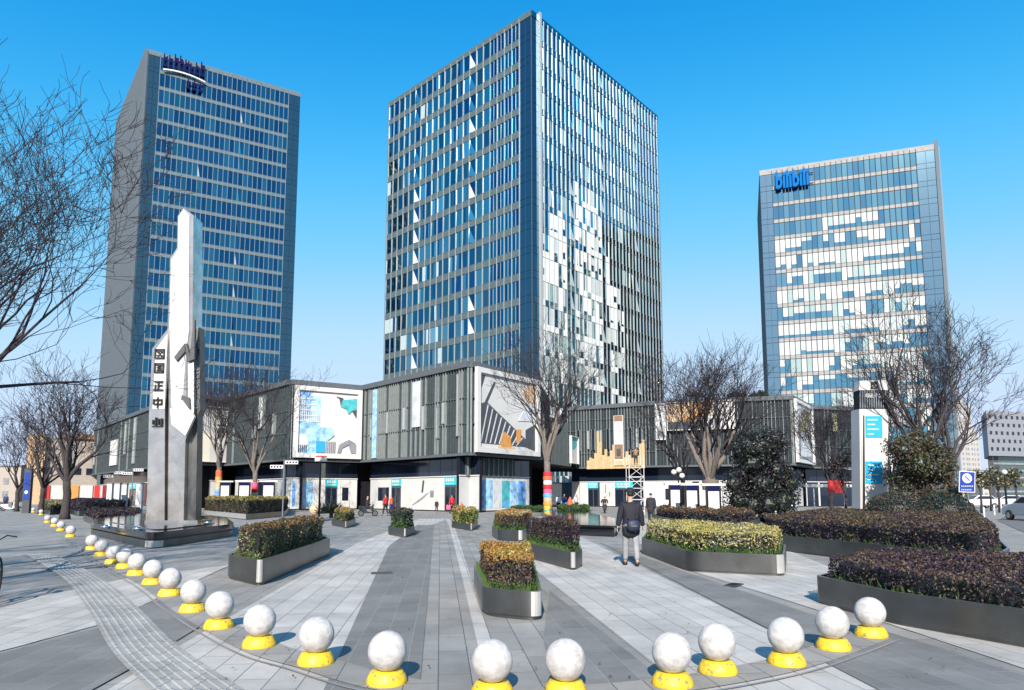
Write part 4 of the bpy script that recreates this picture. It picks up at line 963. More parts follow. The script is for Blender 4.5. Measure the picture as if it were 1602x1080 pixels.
billboard(fB2, 457.5, 563, HB+.15, HP-.4, 'big white framed billboard with a blue building picture', art)
art = [([(0, .05), (0, .58), (.12, .62), (.98, .05)], 'grey_dark'), ([(0, .74), (0, .98), (.1, .98), (.02, .74)], 'grey_dark'), ([(.06, .56), (.24, .92), (.27, .90), (.10, .54)], 'grey_dark'), ([(.8, .3), (.98, .4), (.98, .0), (.8, .05)], 'grey_dark')]
art += [([(.02+.075*i, .06), (.035+.075*i, .06), (.10+.075*i+.05, .58-.05*i), (.085+.075*i+.05, .585-.05*i)], 'grey_pale') for i in range(9)]
art += [([(.34, .0), (.38, .2), (.42, .24), (.52, .18), (.54, .0)], 'orange'), ([(.62, .1), (.64, .3), (.72, .3), (.70, .12)], 'orange'), ([(.72, .82), (.86, .96), (.99, .98), (.99, .70), (.84, .72)], 'peach'), ([(.3, .0), (.3, .03), (.6, .03), (.6, .0)], 'peach'), ([(.66, .42), (.78, .6), (.98, .64), (.98, .44)], 'grey_pale')]
billboard(fC2, 737, 836, HB+.1, HP-.25, 'white framed billboard with dark striped wall and orange shapes on the middle corner', art)
art = [([(0, .0), (0, .5), (.35, .9), (.8, .8), (1, .4), (1, 0)], 'grey_mid'), ([(.1, .5), (.5, .95), (.9, .95), (.7, .55)], 'leaf_pale'), ([(.2, .05), (.3, .5), (.7, .52), (.9, .1)], 'grey_pale')]
billboard(fE1, 1237, 1263.5, HB+.2, HP-.2, 'tall white framed grey picture billboard right of the dense dark tree', art, fr=.4, pale='grey_pale')
billboard(fD2, 1026.5, 1042, HB+3.4, HP-.2, 'narrow grey picture board at the middle of the right louvred block', [([(0, 0), (1, 0), (1, .35), (.5, .5), (0, .3)], 'grey_mid'), ([(.1, .1), (.9, .05), (.9, .2), (.1, .25)], 'grey_dark')], fr=.12, pale='grey_pale')
billboard(fD2, 1044, 1150, HB+4.6, HP-.1, 'wide orange and white board behind the bare trees on the right block', [(rect(0, .3, .55, 1), 'peach'), ([(.2, .3), (.45, 1), (.7, 1), (.6, .3)], 'orange'), (rect(.0, 0, .6, .3), 'louvre'), (rect(.62, .0, .8, .4), 'grey_mid')], fr=.08)
billboard(fA2, 306, 357, HB+.2, HP-1.2, 'cream and white board with dark blot right of the steel totem', [(rect(0, .0, .4, .5), 'cream'), (rect(.62, .45, .85, .62), 'grey_dark'), (rect(.6, .66, .9, .69), 'grey_dark')]+[(rect(.08+.07*i, .55, .1+.07*i, .95), 'grey_mid') for i in range(5)], fr=.1)
billboard(fP, 866, 878, HB+.3, HB+4.0, 'small white and teal banner left of the dark passage', [([(0, .6), (.2, 1), (.9, 1), (1, .7), (.5, .5)], 'teal')], fr=.08, o=2.2)
# shelters/canopies
# ================================================================ FAR BUILDINGS
ga = XY(1552, 165); gb = XY(1660, 172); f5 = Face(ga, gb); H5 = ZAT(642, 165)
fb = empty('far_office_block', (0, 0, 0), 0, 'lavender grey office block with small square windows at the right edge', 'building')
body(fb, [ga, gb, gb+Vector((4, 20)), XY(1556, 186), XY(1544, 180)], ZAT(713, 165), H5, 'facade_lavender')
zA, zB = ZAT(708, 165), ZAT(645, 165)
for r_ in range(5):
    for c_ in range(9):
        b = MB(); a = .8+c_*1.9+(r_ % 2)*.5; z = zA+(zB-zA)*(r_+.25)/5; f5.box(b, a, a+.75, .003, .06, z, z+(zB-zA)*.085, 'dark_glass'); b.build('window', fb)
b = MB(); b.prism([XY(1549.5, 167), XY(1566, 168), XY(1566, 176), XY(1550, 176)], 0, ZAT(713, 165)-.02, 'grey_dark'); b.build('stair_core', fb)
ga2 = XY(1566, 166); f6 = Face(ga2, gb)
b = MB(); b.prism([f6.p(0, -1.5, 0).xy, f6.p(f6.L, -1.5, 0).xy, gb+Vector((4, 20)), XY(1567, 178)], 0, ZAT(713, 165)-.03, 'facade_green'); 
b.build('glass_base', fb)
for k in range(6):
    b = MB(); z = .5+k*(ZAT(716, 165))/6.2; f6.box(b, .1, f6.L, -1.5, -1.3, z, z+.5, 'grey_mid'); b.build('glass_band', fb)
wa, wb = XY(1486, 380), XY(1542, 390); f7 = Face(wa, wb)
fw = empty('far_residential_tower', (0, 0, 0), 0, 'pale white residential tower far away at right behind the bare tree', 'building')
def stepH(px): return ZAT(622+max(0, px-1512)*.9, 385)
b = MB(); f7.box(b, 0, f7.L*.55, -14, 0, 0, ZAT(624, 380), 'facade_white'); f7.box(b, f7.L*.55, f7.L*.8, -13, -.8, 0, ZAT(632, 380), 'facade_white'); f7.box(b, f7.L*.8, f7.L, -12, -1.6, 0, ZAT(670, 380), 'facade_white'); b.build('wall', fw)
for r_ in range(19):
    z = 4+r_*3.0; 
    b = MB()
    for c_ in range(10):
        a = .8+c_*f7.L/10; fr_ = a/f7.L; o = 0 if fr_ < .55 else (-.8 if fr_ < .8 else -1.6); top = ZAT(624 if fr_ < .55 else (632 if fr_ < .8 else 670), 380)
        if z+1.6 < top and a+1.1 < f7.L: f7.box(b, a, a+1.1, o+.003, o+.1, z, z+1.4, 'grey_mid')
    b.build('window_row', fw)
# hazy low block between them and street-side
for (px0, px1, D, yt, m, lab) in ((1538, 1556, 300, 742, 'facade_white', 'low pale block far down the right street'), (-60, 30, 160, 730, 'facade_beige', 'low beige building at the far left edge')):
    a, c = XY(px0, D), XY(px1, D); f8 = Face(a, c); r_ = empty('low_building', (0, 0, 0), 0, lab, 'building')
    b = MB(); f8.box(b, 0, f8.L, -12, 0, 0, ZAT(yt, D), m); b.build('wall', r_)
    for k in range(2):
        b = MB()
        for j in range(int(f8.L/3)): f8.box(b, .8+j*3, 2.2+j*3, .003, .08, 1+k*3.2, 2.6+k*3.2, 'grey_mid')
        b.build('window_row', r_)
    b = MB(); f8.box(b, -.3, f8.L+.3, -12.3, .3, ZAT(yt, D)+.002, ZAT(yt, D)+.4, 'grey_mid'); b.build('roof', r_)
a, c = XY(48, 118), XY(150, 124); f9 = Face(a, c); r_ = empty('low_building', (0, 0, 0), 0, 'low beige building with brown roof edge behind the left bare trees', 'building')
b = MB(); f9.box(b, 0, f9.L, -12, 0, 0, ZAT(684, 118), 'facade_beige'); b.build('wall', r_)
b = MB(); f9.box(b, 4, f9.L, -12.4, .5, ZAT(684, 118)+.003, ZAT(676, 118), 'brown'); b.build('roof', r_)
b = MB(); f9.box(b, -1.0, 1.6, -.5, 1.0, 0, ZAT(680, 118), 'peach'); b.build('corner_pier', r_)
for k in range(5):
    b = MB(); f9.box(b, 1.5+k*2.2, 2.9+k*2.2, .003, .1, 5.4, 6.6, 'dark_glass'); b.build('window', r_)
for k, m in enumerate(['red', 'hoarding', 'orange', 'white', 'red']):
    b = MB(); f9.box(b, .8+k*2.2, 2.7+k*2.2, .003, .2, .4, 3.4, m); b.build('shop_bay', r_)
# ================================================================ TREES
def bare_tree(root, h, th, spread, seed, rmin, trunk_r, limbs=6, bark='bark', nl=5, lean=(0, 0), trunk_n=9, droop=.0, dens=1.0):
    rnd = random.Random(seed)
    tr, cr, seeds = MB(), MB(), []
    L0 = (h-th)/2.45
    def limb(p, d, L, r, lv):
        segs = 4 if lv < 3 else 3; pts = [p]; rad = [r]; q = p.copy(); dd = d.copy()
        r1 = max(rmin*.7, r*.55); br = []
        for i in range(segs):
            jit = .10+.045*lv
            dd = (dd+Vector((rnd.gauss(0, jit), rnd.gauss(0, jit), rnd.gauss(0, jit)*.6+.075-droop*lv*.05))).normalized()
            q = q+dd*(L/segs); pts.append(q.copy()); rad.append(r+(r1-r)*(i+1)/segs); br.append((q.copy(), dd.copy(), rad[-1]))
        (tr if lv <= 1 else cr).tube(pts, rad, bark if lv <= 1 else 'twig', 7 if lv < 2 else (5 if lv == 2 else 3), cap=False)
        if lv >= nl: seeds.append(q); return
        n = rnd.choice([3, 4, 4, 5]) if lv < 3 else rnd.choice([2, 3, 4])
        n = max(2, int(n*dens))
        for k in range(n):
            i = rnd.choice([1, 2, 3][:segs-1]) if k else segs-1
            bp_, bd, brr = br[min(i, len(br)-1)]
            ax = bd.cross(Vector((rnd.gauss(0, 1), rnd.gauss(0, 1), rnd.gauss(0, 1)))).normalized()
            an = rnd.uniform(.30, .78) if k else rnd.uniform(.05, .25)
            nd = (bd*math.cos(an)+ax*math.sin(an)); nd.z += .10-droop*.3; nd.normalize()
            limb(bp_, nd, L*rnd.uniform(.58, .80), max(rmin, brr*rnd.uniform(.5, .72)), lv+1)
    pts = []; rad = []; N = 6
    for i in range(N+1):
        t = i/N; pts.append(Vector((lean[0]*t+rnd.gauss(0, .03)*(t > 0), lean[1]*t+rnd.gauss(0, .03)*(t > 0), th*t))); rad.append(trunk_r*(1.35-.5*min(1, t*4) if t < .25 else .95-.12*t))
    tr.tube(pts, rad, bark, trunk_n)
    top = pts[-1]
    for k in range(limbs):
        a = 2*math.pi*(k+rnd.uniform(-.3, .3))/limbs; s_ = spread*rnd.uniform(.55, 1.15)
        d = Vector((math.cos(a)*s_, math.sin(a)*s_, 1)).normalized()
        limb(top-Vector((0, 0, rnd.uniform(0, th*.12))), d, L0*rnd.uniform(.8, 1.1), trunk_r*rnd.uniform(.38, .6), 1)
    o = tr.build('trunk', root, True); c = cr.build('crown', root, True)
    return seeds
GT = 'bare winter trees'
def tree(px, D, h, th, spread, seed, label, tr=.16, limbs=6, bark='bark', nl=5, lean=(0, 0), z=0, rk=.00026, dens=1.0, droop=0):
    q = XY(px, D); r = empty('bare_tree', (q.x, q.y, z), 0, label, 'tree', GT)
    return r, bare_tree(r, h, th, spread, seed, max(.006, D*rk), tr, limbs, bark, nl, lean, droop=droop, dens=dens)
# big one leaning in from the left edge, trunk outside the frame
r1, sds = tree(-138, 13.5, 10.6, 2.8, .85, 21, 'large bare tree reaching in from the left edge with dark seed clusters', .14, 9, nl=6, rk=.00042)
rnd = random.Random(5); cand = [s for s in sds if s.x > .8]
for s in rnd.sample(cand, min(16, len(cand))):
    b = MB()
    for _ in range(12):
        leafy(b, s+Vector((rnd.gauss(0, .05), rnd.gauss(0, .05), rnd.gauss(0, .05))), Vector((0, 0, 1)), .04, rnd.choice(['leaf_purple', 'leaf_brown', 'leaf_dark']))
    b.build('seed_cluster', r1)
tree(-230, 10.5, 8, 2.6, .9, 22, 'bare street tree just outside the left edge, casting branch shadows on the paving', .15, 6, nl=5)
tree(-330, 14.5, 8, 2.6, .9, 23, 'bare street tree left of the frame, its shadow crossing the paving', .15, 5, nl=4)
tree(-420, 20, 8, 2.6, .8, 24, 'bare street tree farther up the left pavement outside the frame', .15, 5, nl=4)
for (x_, y_, sd_, lb) in ((-10.5, -2, 61, 'bare street tree behind the viewer on the left, shading the paving by the bicycle'), (-13, 4, 62, 'bare street tree beside the viewer outside the left edge')):
    r_ = empty('bare_tree', (x_, y_, 0), 0, lb, 'tree', GT); bare_tree(r_, 8.5, 2.6, .8, sd_, .008, .14, 6, nl=5)
tree(104, 45, 10.6, 2.6, .62, 31, 'bare tree with dense upright crown at left, second from the street', .28, 9, nl=5, dens=1.1)
tree(66, 58, 9.8, 2.2, .45, 32, 'slim dark bare tree behind at the far left', .22, 7, nl=5)
tree(28, 66, 9.8, 2.2, .6, 33, 'small bare tree by the street at the far left edge', .2, 6, nl=4)
tree(341, 62, 13.6, 4.3, .40, 34, 'pale barked bare tree with red wrapped trunk right of the totem', .24, 6, bark='bark_pale', nl=5, rk=.0002)
tree(398, 58, 13.4, 3.8, .42, 35, 'bare tree with red and orange wrapped trunk in front of the dark block', .24, 7, bark='bark_pale', nl=5, rk=.0002)
tree(857, 53, 14.6, 4.4, .28, 36, 'tall bare tree with rainbow knitted trunk in front of the middle corner', .30, 8, bark='bark_pale', nl=5, rk=.00024, dens=1.1)
tree(1112, 48, 12.4, 2.9, .55, 37, 'broad bare tree behind the white boards with burlap trunk', .42, 9, bark='bark_pale', nl=5, dens=1.1)
tree(1070, 60, 14.2, 3, .38, 38, 'dark slim bare tree left of the broad one behind the white boards', .24, 7, nl=5)
tree(1452, 35, 12.0, 3.4, .52, 39, 'big dark bare tree at right, left one of the close pair', .25, 7, nl=5, dens=1.0, rk=.0003)
tree(1488, 36.5, 11.2, 3.4, .60, 40, 'big dark bare tree at right, right one of the close pair', .22, 6, nl=5, dens=1.0, rk=.0003)
tree(1300, 52, 10.2, 2.6, .5, 41, 'small bare tree left of the white and blue pylon sign', .18, 7, nl=5)
tree(1395, 47, 10.6, 2.6, .55, 42, 'thin bare tree right behind the pylon sign', .18, 7, nl=5)
# roof-top small trees on the right podium
for i, px in enumerate((1092, 1158, 1192)):
    q = XY(px, 93); r = empty('roof_tree', (q.x, q.y, HP), 0, ['small dark clipped tree on the roof terrace behind the broad bare tree', 'left one of two dark clipped trees on the roof terrace above the dense tree', 'right one of two dark clipped trees on the roof terrace above the dense tree'][i], 'tree', 'small trees on the roof terrace')
    b = MB(); b.tube([(0, 0, 0), (0, 0, 1.8)], .12, 'bark', 6); b.build('trunk', r)
    b = MB(); rnd = random.Random(i)
    for _ in range(500):
        a = rnd.uniform(0, 6.28); rr = math.sqrt(rnd.random())*1.4; leafy(b, Vector((rr*math.cos(a), rr*math.sin(a), 2.1+rnd.gauss(0, .25)-rr*.25)), Vector((0, 0, 1)), .3, 'leaf_dark')
    b.build('crown', r)
# evergreen crowns made of many leaf clumps
def leaf_crown(blobs, n, size, ws, seed, holes=.25, core=0):
    rnd = random.Random(seed); b = MB(); tot = sum(bl[3]**2 for bl in blobs)
    for (x, y, z, r) in blobs:
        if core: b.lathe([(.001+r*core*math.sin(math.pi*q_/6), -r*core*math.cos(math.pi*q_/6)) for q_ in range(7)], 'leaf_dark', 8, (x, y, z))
        cnt = int(n*r*r/tot); ph = [rnd.uniform(0, 6) for _ in range(3)]; local = [(m, w*rnd.uniform(.3, 1.7)) for m, w in ws]
        for _ in range(cnt):
            u = Vector((rnd.gauss(0, 1), rnd.gauss(0, 1), rnd.gauss(0, 1))).normalized()
            k = math.sin(u.x*5+ph[0])*math.sin(u.y*5+ph[1])*math.sin(u.z*5+ph[2])
            if k < -holes and rnd.random() < .8: continue
            rr = r*(rnd.uniform(.55, 1.0)+k*.18)
            leafy(b, Vector((x, y, z))+u*rr, u, size, pick(local))
    return b
def blobset(cx, cz0, cz1, R_, n, seed, rb=(.45, .75)):
    rnd = random.Random(seed); out = []
    for i in range(n):
        a = rnd.uniform(0, 6.28); t = rnd.random(); z = cz0+(cz1-cz0)*t; rad = R_*math.sqrt(max(.05, 1-(2*t-1)**2*.75))*rnd.uniform(.25, .85)
        out.append((cx+rad*math.cos(a), rad*math.sin(a)*.9, z, R_*rnd.uniform(*rb)*.75))
    return out
def evergreen(name, px, D, blobs, n, size, ws, label, cat, th, tr, seed, group=None, core=0):
    q = XY(px, D); r = empty(name, (q.x, q.y, 0), 0, label, cat, group)
    b = MB(); b.tube([(0, 0, 0), (.04, 0, th*.5), (0, .03, th)], [tr*1.3, tr, tr*.8], 'bark', 8)
    rnd = random.Random(seed)
    for bl in blobs: b.tube([(0, 0, th*.7), ((bl[0])*.5, bl[1]*.5, th*.6+bl[2]*.4), (bl[0], bl[1], bl[2])], [tr*.5, tr*.3, tr*.12], 'bark', 5, cap=False)
    b.build('trunk', r, True); leaf_crown(blobs, n, size, ws, seed, core=core).build('crown', r); return r
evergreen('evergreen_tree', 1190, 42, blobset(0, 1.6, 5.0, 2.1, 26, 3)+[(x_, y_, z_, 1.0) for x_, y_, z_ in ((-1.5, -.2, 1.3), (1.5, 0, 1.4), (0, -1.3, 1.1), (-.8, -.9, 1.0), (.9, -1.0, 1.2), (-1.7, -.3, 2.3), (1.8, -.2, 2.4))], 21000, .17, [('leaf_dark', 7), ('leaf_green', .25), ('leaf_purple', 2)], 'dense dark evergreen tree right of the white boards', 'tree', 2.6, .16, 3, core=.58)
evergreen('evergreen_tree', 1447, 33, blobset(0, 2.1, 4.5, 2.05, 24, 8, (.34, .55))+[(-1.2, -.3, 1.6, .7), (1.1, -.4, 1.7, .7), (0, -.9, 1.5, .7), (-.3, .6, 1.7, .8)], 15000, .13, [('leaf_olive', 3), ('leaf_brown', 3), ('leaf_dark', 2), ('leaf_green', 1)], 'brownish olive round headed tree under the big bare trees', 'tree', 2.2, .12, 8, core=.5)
for px, D, R_, ws, lab, sd_ in ((1398, 29.5, 1.3, [('leaf_olive', 2), ('leaf_dark', 3), ('leaf_brown', 2)], 'round dark shrub in front of the pylon sign', 4), (1472, 29.5, 1.3, [('leaf_dark', 4), ('leaf_green', 1), ('leaf_brown', 1)], 'round dark shrub left of the blue no parking sign', 5)):
    q = XY(px, D); r = empty('round_shrub', (q.x, q.y, 0), 0, lab, 'shrub', 'round clipped shrubs'); b = MB()
    b.lathe([(.02, .45), (R_*.6, .5), (R_*.86, .8), (R_*.8, 1.2), (R_*.4, 1.55), (.02, 1.66)], 'leaf_dark', 12)
    for _ in range(5200):
        u = Vector((random.gauss(0, 1), random.gauss(0, 1), abs(random.gauss(0, 1))*.9)).normalized()
        leafy(b, Vector((u.x*R_, u.y*R_, .62+u.z*1.15))*random.uniform(.95, 1.03), u, .07, pick(ws))
    for _ in range(1400):
        a = random.uniform(0, 6.28); leafy(b, Vector((math.cos(a)*R_*.97, math.sin(a)*R_*.97, random.uniform(.4, .8))), Vector((math.cos(a), math.sin(a), 0)), .07, pick(ws))
    b.build('foliage', r); b = MB(); b.tube([(0, 0, 0), (0, 0, .8)], .06, 'bark', 6); b.build('stem', r)
# small red leaved tree at the shop entrance and street trees far right
evergreen('small_tree', 1322, 44, blobset(0, 2.4, 4.2, 1.1, 10, 11), 1500, .14, [('leaf_brown', 3), ('leaf_purple', 2), ('leaf_dark', 2)], 'small reddish tree left of the pylon sign', 'tree', 2.4, .08, 11)
for i, (px, D) in enumerate(((1534, 60), (1549, 68), (1562, 62), (1573, 75), (1590, 66))):
    evergreen('street_tree', px, D, blobset(0, 2.6, 4.0, .95, 8, 20+i), 900, .2, [('leaf_olive', 2), ('leaf_dark', 2), ('leaf_pale', 1)], 'thin street tree along the right road, %s from the left' % ['first', 'second', 'third', 'fourth', 'fifth'][i], 'tree', 2.8, .09, 30+i, 'thin street trees along the right road')
# spiky palm bush
q = XY(519, 47); pr = empty('palm_bush', (q.x, q.y, 0), 0, 'dark spiky palm bush left of the parked scooter rider', 'plant'); b = MB(); rnd = random.Random(2)
for _ in range(190):
    a = rnd.uniform(0, 6.28); e = rnd.uniform(.1, 1.4); L = rnd.uniform(.7, 1.25); o_ = Vector((rnd.gauss(0, .28), rnd.gauss(0, .28), .35))
    d = Vector((math.cos(a)*math.cos(e), math.sin(a)*math.cos(e), math.sin(e))); s_ = Vector((-math.sin(a), math.cos(a), 0))*.035
    m_ = o_+d*L*.6; t_ = o_+d*L+Vector((0, 0, -.12)); b.face([o_-s_, o_+s_, m_+s_, t_, m_-s_], 'leaf_dark')
b.build('leaves', pr); b = MB(); b.tube([(0, 0, 0), (0, 0, .5)], .14, 'bark', 8); b.build('stem', pr)

# ---- wraps on the trunks
def wrap(px, D, zs, cols, r0, label):
    q = XY(px, D); root = empty('trunk_wrap', (q.x, q.y, 0), 0, label, 'wrap', 'knitted wraps round the tree trunks'); n = len(cols)
    for i, m in enumerate(cols):
        z0_, z1_ = zs[0]+(zs[1]-zs[0])*i/n, zs[0]+(zs[1]-zs[0])*(i+1)/n; b = MB(); rr = r0*(1.12 if i % 2 else 1.2)
        b.lathe([(rr*.97, z0_+.003), (rr*1.03, (z0_+z1_)/2), (rr*.97, z1_-.003)], m, 14); b.build('knitted_band', root, True)
wrap(341, 62, (.5, 3.95), ['cloth_red', 'pink', 'blue_mid', 'peach', 'orange', 'cloth_orange'], .25, 'red and orange knitted wrap on the pale tree right of the totem')
wrap(398, 58, (.5, 2.75), ['orange', 'cloth_dark', 'peach', 'cloth_red', 'pink'], .25, 'red black and orange knitted wrap on the tree in front of the dark block')
wrap(857, 53, (.1, 3.5), ['teal', 'yellow_paint', 'orange', 'peach', 'blue_mid', 'pink', 'cloth_red', 'cloth_white', 'cloth_orange', 'cloth_red'], .31, 'rainbow knitted wrap on the tall tree at the middle corner')
wrap(1112, 48, (2.0, 2.75), ['bark_pale'], .50, 'burlap wrap on the broad tree behind the white boards')

# ================================================================ PEOPLE
def skin(name, verts, edges, radii, m, parent, sub=1, rootv=0, extra=None):
    me = bpy.data.meshes.new(name); me.from_pydata(verts, edges, []); o = bpy.data.objects.new(name, me); COL.objects.link(o)
    md = o.modifiers.new('s', 'SKIN'); md.use_smooth_shade = True; md.branch_smoothing = .3
    sv = me.skin_vertices[0].data
    for i, r in enumerate(radii):
        sv[i].radius = r if isinstance(r, tuple) else (r, r); sv[i].use_root = (i == rootv)
    if sub: sb = o.modifiers.new('u', 'SUBSURF'); sb.levels = sub; sb.render_levels = sub
    dg = bpy.context.evaluated_depsgraph_get(); nm = bpy.data.meshes.new_from_object(o.evaluated_get(dg)); bpy.data.objects.remove(o); bpy.data.meshes.remove(me)
    nm.materials.clear(); nm.materials.append(M[m])
    return nm
def join_meshes(ms, name, parent, mats=None):
    import bmesh
    bm = bmesh.new()
    for me in ms: bm.from_mesh(me)
    me = bpy.data.meshes.new(name); bm.to_mesh(me); bm.free()
    me.materials.append(ms[0].materials[0])
    me.polygons.foreach_set('material_index', [0]*len(me.polygons)); me.polygons.foreach_set('use_smooth', [True]*len(me.polygons))
    o = bpy.data.objects.new(name, me); COL.objects.link(o); o.parent = parent; return o
def person(loc, rz, label, jacket, trousers, stride=.18, arms=((-.25, .08, .85), (.25, -.04, .85)), hgt=1.75, hat=None, backpack=None, long_coat=False, sit=False, lift=0, hairm='hair', group='people on the plaza', bag=None, detail=1, bulk=1.0):
    root = empty('person', loc, rz, label, 'person', group); k = hgt/1.75; root.scale = (k, k, k)
    hz = .93; V = []; 
    if sit: hz = .62
    up_ = hz-.93
    def P(x, y, z): return (x, y, z+up_)
    hip = [(-.10, 0, hz-.04), (.10, 0, hz-.04)]
    if sit: kn = [(-.15, .38, hz-.02), (.15, .38, hz-.02)]; an = [(-.15, .34, .26), (.15, .34, .26)]; toe = [(-.16, .50, .20), (.16, .50, .20)]
    else: kn = [(-.105, stride*.62, .49), (.105, -stride*.25, .49)]; an = [(-.10, stride, .085), (.10, -stride, .10)]; toe = [(-.115, stride+.16, .035), (.115, -stride+.15, .035)]
    sh = [P(-.19, 0, 1.43), P(.19, 0, 1.43)]; ha = [P(*a) for a in arms]
    el = []
    for s_, h_ in zip(sh, ha):
        m_ = (Vector(s_)+Vector(h_))/2; out = Vector((1 if s_[0] > 0 else -1, -1.1, 0)).normalized()
        dist = (Vector(h_)-Vector(s_)).length; bend = math.sqrt(max(0, .29**2-(dist/2)**2)); el.append(tuple(m_+out*bend))
    # body
    verts = [(0, 0, hz), P(0, .0, 1.10), P(0, .01, 1.30), P(0, 0, 1.45), P(0, .01, 1.52), P(0, .025, 1.60), P(0, .02, 1.69), P(0, .0, 1.735)]
    edges = [(i, i+1) for i in range(7)]; rad = [(.15, .11), (.13, .10), (.165, .11), (.10, .075), (.052, .055), (.070, .085), (.078, .095), (.045, .06)]
    for i in range(2):
        b0 = len(verts); verts += [hip[i], kn[i], an[i], toe[i]]; edges += [(0, b0), (b0, b0+1), (b0+1, b0+2), (b0+2, b0+3)]; rad += [.088, .058, .038, .034]
    for i in range(2):
        b0 = len(verts); w_ = Vector(el[i])+(Vector(ha[i])-Vector(el[i]))*.86
        verts += [sh[i], el[i], tuple(w_), ha[i]]; edges += [(2, b0), (b0, b0+1), (b0+1, b0+2), (b0+2, b0+3)]; rad += [.058, .042, .026, (.036, .018)]
    meshes = [skin('body', verts, edges, rad, 'skin', None, 1)]
    if detail:
        for i in range(2):
            hv = Vector(ha[i]); fd = (hv-Vector(el[i])).normalized(); sx = Vector((0, 1, 0)); sx = (sx-fd*sx.dot(fd)).normalized()
            inn = Vector((-1 if i else 1, 0, 0))
            for j, ln in enumerate((.075, .088, .082, .065)):
                o_ = hv+fd*.015+sx*(-.027+.018*j); a = o_+fd*ln*.5+inn*.004; c_ = o_+fd*ln*.8+inn*.02; e = o_+fd*ln*.95+inn*.036
                meshes.append(skin('f', [tuple(hv+sx*(-.02+.013*j)), tuple(o_), tuple(a), tuple(c_), tuple(e)], [(0, 1), (1, 2), (2, 3), (3, 4)], [.009, .009, .0085, .008, .007], 'skin', None, 1))
            o_ = hv+sx*.03-fd*.01; meshes.append(skin('f', [tuple(hv-fd*.01), tuple(o_), tuple(o_+sx*.02+fd*.03), tuple(o_+sx*.022+fd*.055+inn*.01)], [(0, 1), (1, 2), (2, 3)], [.012, .011, .0095, .008], 'skin', None, 1))
        # nose and ears
        hx = Vector(P(0, .02, 1.66))
        meshes.append(skin('n', [tuple(hx+Vector((0, .075, .01))), tuple(hx+Vector((0, .115, -.022)))], [(0, 1)], [.012, .015], 'skin', None, 1))
        for s_ in (-1, 1): meshes.append(skin('e', [tuple(hx+Vector((s_*.07, -.005, .02))), tuple(hx+Vector((s_*.084, -.015, .0))), tuple(hx+Vector((s_*.075, -.005, -.025)))], [(0, 1), (1, 2)], [.012, .014, .010], 'skin', None, 1))
    body_ = join_meshes(meshes, 'body', root)
    if detail:
        b = MB()
        for s_ in (-1, 1): b.lathe([(.0001, -.009), (.009, 0), (.0001, .009)], 'hair', 8, (s_*.03, .103, P(0, 0, 1.668)[2]))
        b.box(-.022, .022, .1, .113, P(0, 0, 1.60)[2], P(0, 0, 1.606)[2], 'cloth_red'); b.build('face_features', root)
    # hair: cap-like shell
    hv_ = [P(0, -.005, 1.70), P(0, -.035, 1.66), P(0, -.045, 1.60)]
    hm = skin('hair', hv_, [(0, 1), (1, 2)], [(.085, .085), (.082, .07), (.05, .04)], hairm, None, 2); join_meshes([hm], 'hair', root)
    # jacket
    jz = .62 if long_coat else .88
    verts = [P(0, -.0, .88), P(0, 0, 1.1), P(0, .01, 1.30), P(0, 0, 1.44), P(0, .0, 1.50)]; edges = [(0, 1), (1, 2), (2, 3), (3, 4)]; rad = [(.195, .15), (.18, .15), (.205, .15), (.14, .11), (.075, .08)]
    if long_coat: verts.insert(0, P(0, 0, jz)); rad.insert(0, (.20, .16)); edges.append((4, 5))
    ci = 3 if long_coat else 2
    for i in range(2):
        b0 = len(verts); w_ = Vector(el[i])+(Vector(ha[i])-Vector(el[i]))*.84
        verts += [sh[i], el[i], tuple(w_)]; edges += [(ci, b0), (b0, b0+1), (b0+1, b0+2)]; rad += [.082*bulk, .066*bulk, .048*bulk]
    rad = [(a_[0]*(bulk if j_ < ci+1 else 1), a_[1]*(bulk if j_ < ci+1 else 1)) if isinstance(a_, tuple) else a_ for j_, a_ in enumerate(rad)]
    jm = skin('jacket', verts, edges, rad, jacket, None, 2); join_meshes([jm], 'jacket', root)
    verts = [(0, 0, hz+.02)]; edges = []; rad = [(.165, .125)]
    for i in range(2):
        b0 = len(verts); lo = Vector(an[i])+(Vector(kn[i])-Vector(an[i]))*.08
        verts += [hip[i], kn[i], tuple(lo)]; edges += [(0, b0), (b0, b0+1), (b0+1, b0+2)]; rad += [.108, .078, .062]
    tm = skin('trousers', verts, edges, rad, trousers, None, 2); join_meshes([tm], 'trousers', root)
    for i in range(2):
        a = Vector(an[i]); t_ = Vector(toe[i]); sm = skin('shoe', [tuple(a+Vector((0, -.04, -.035))), tuple(a+Vector((0, .04, -.03))), tuple(t_)], [(0, 1), (1, 2)], [(.056, .056), (.06, .055), (.052, .04)], 'shoe', None, 1); join_meshes([sm], 'shoe', root)
    if hat:
        b = MB(); z = P(0, 0, 1.70)[2]; b.lathe([(.105, 0), (.108, .03), (.095, .08), (.05, .115), (.0001, .12)], hat, 16, (0, .0, z)); b.box(-.07, .07, .08, .17, z+.0, z+.015, hat); b.build('hat', root, True)
    if backpack:
        bm_ = skin('b', [P(0, -.2, .93), P(0, -.22, 1.1), P(0, -.2, 1.28), P(0, -.18, 1.34)], [(0, 1), (1, 2), (2, 3)], [(.15, .09), (.17, .11), (.16, .09), (.10, .05)], backpack, None, 2); bo = join_meshes([bm_], 'backpack', root)
    return root
mp = G(988, 886)
person((mp.x, mp.y, 0), R(4), 'man walking away in dark navy jacket, cap and backpack with light grey trousers', 'cloth_navy', 'cloth_grey', .16, ((-.31, .03, .86), (.31, .06, .86)), 1.76, 'cloth_navy', None, True, bulk=1.2)
bpk = empty('backpack', (mp.x, mp.y, 0), R(4), 'small dark navy rounded backpack hanging low on the walking man', 'backpack')
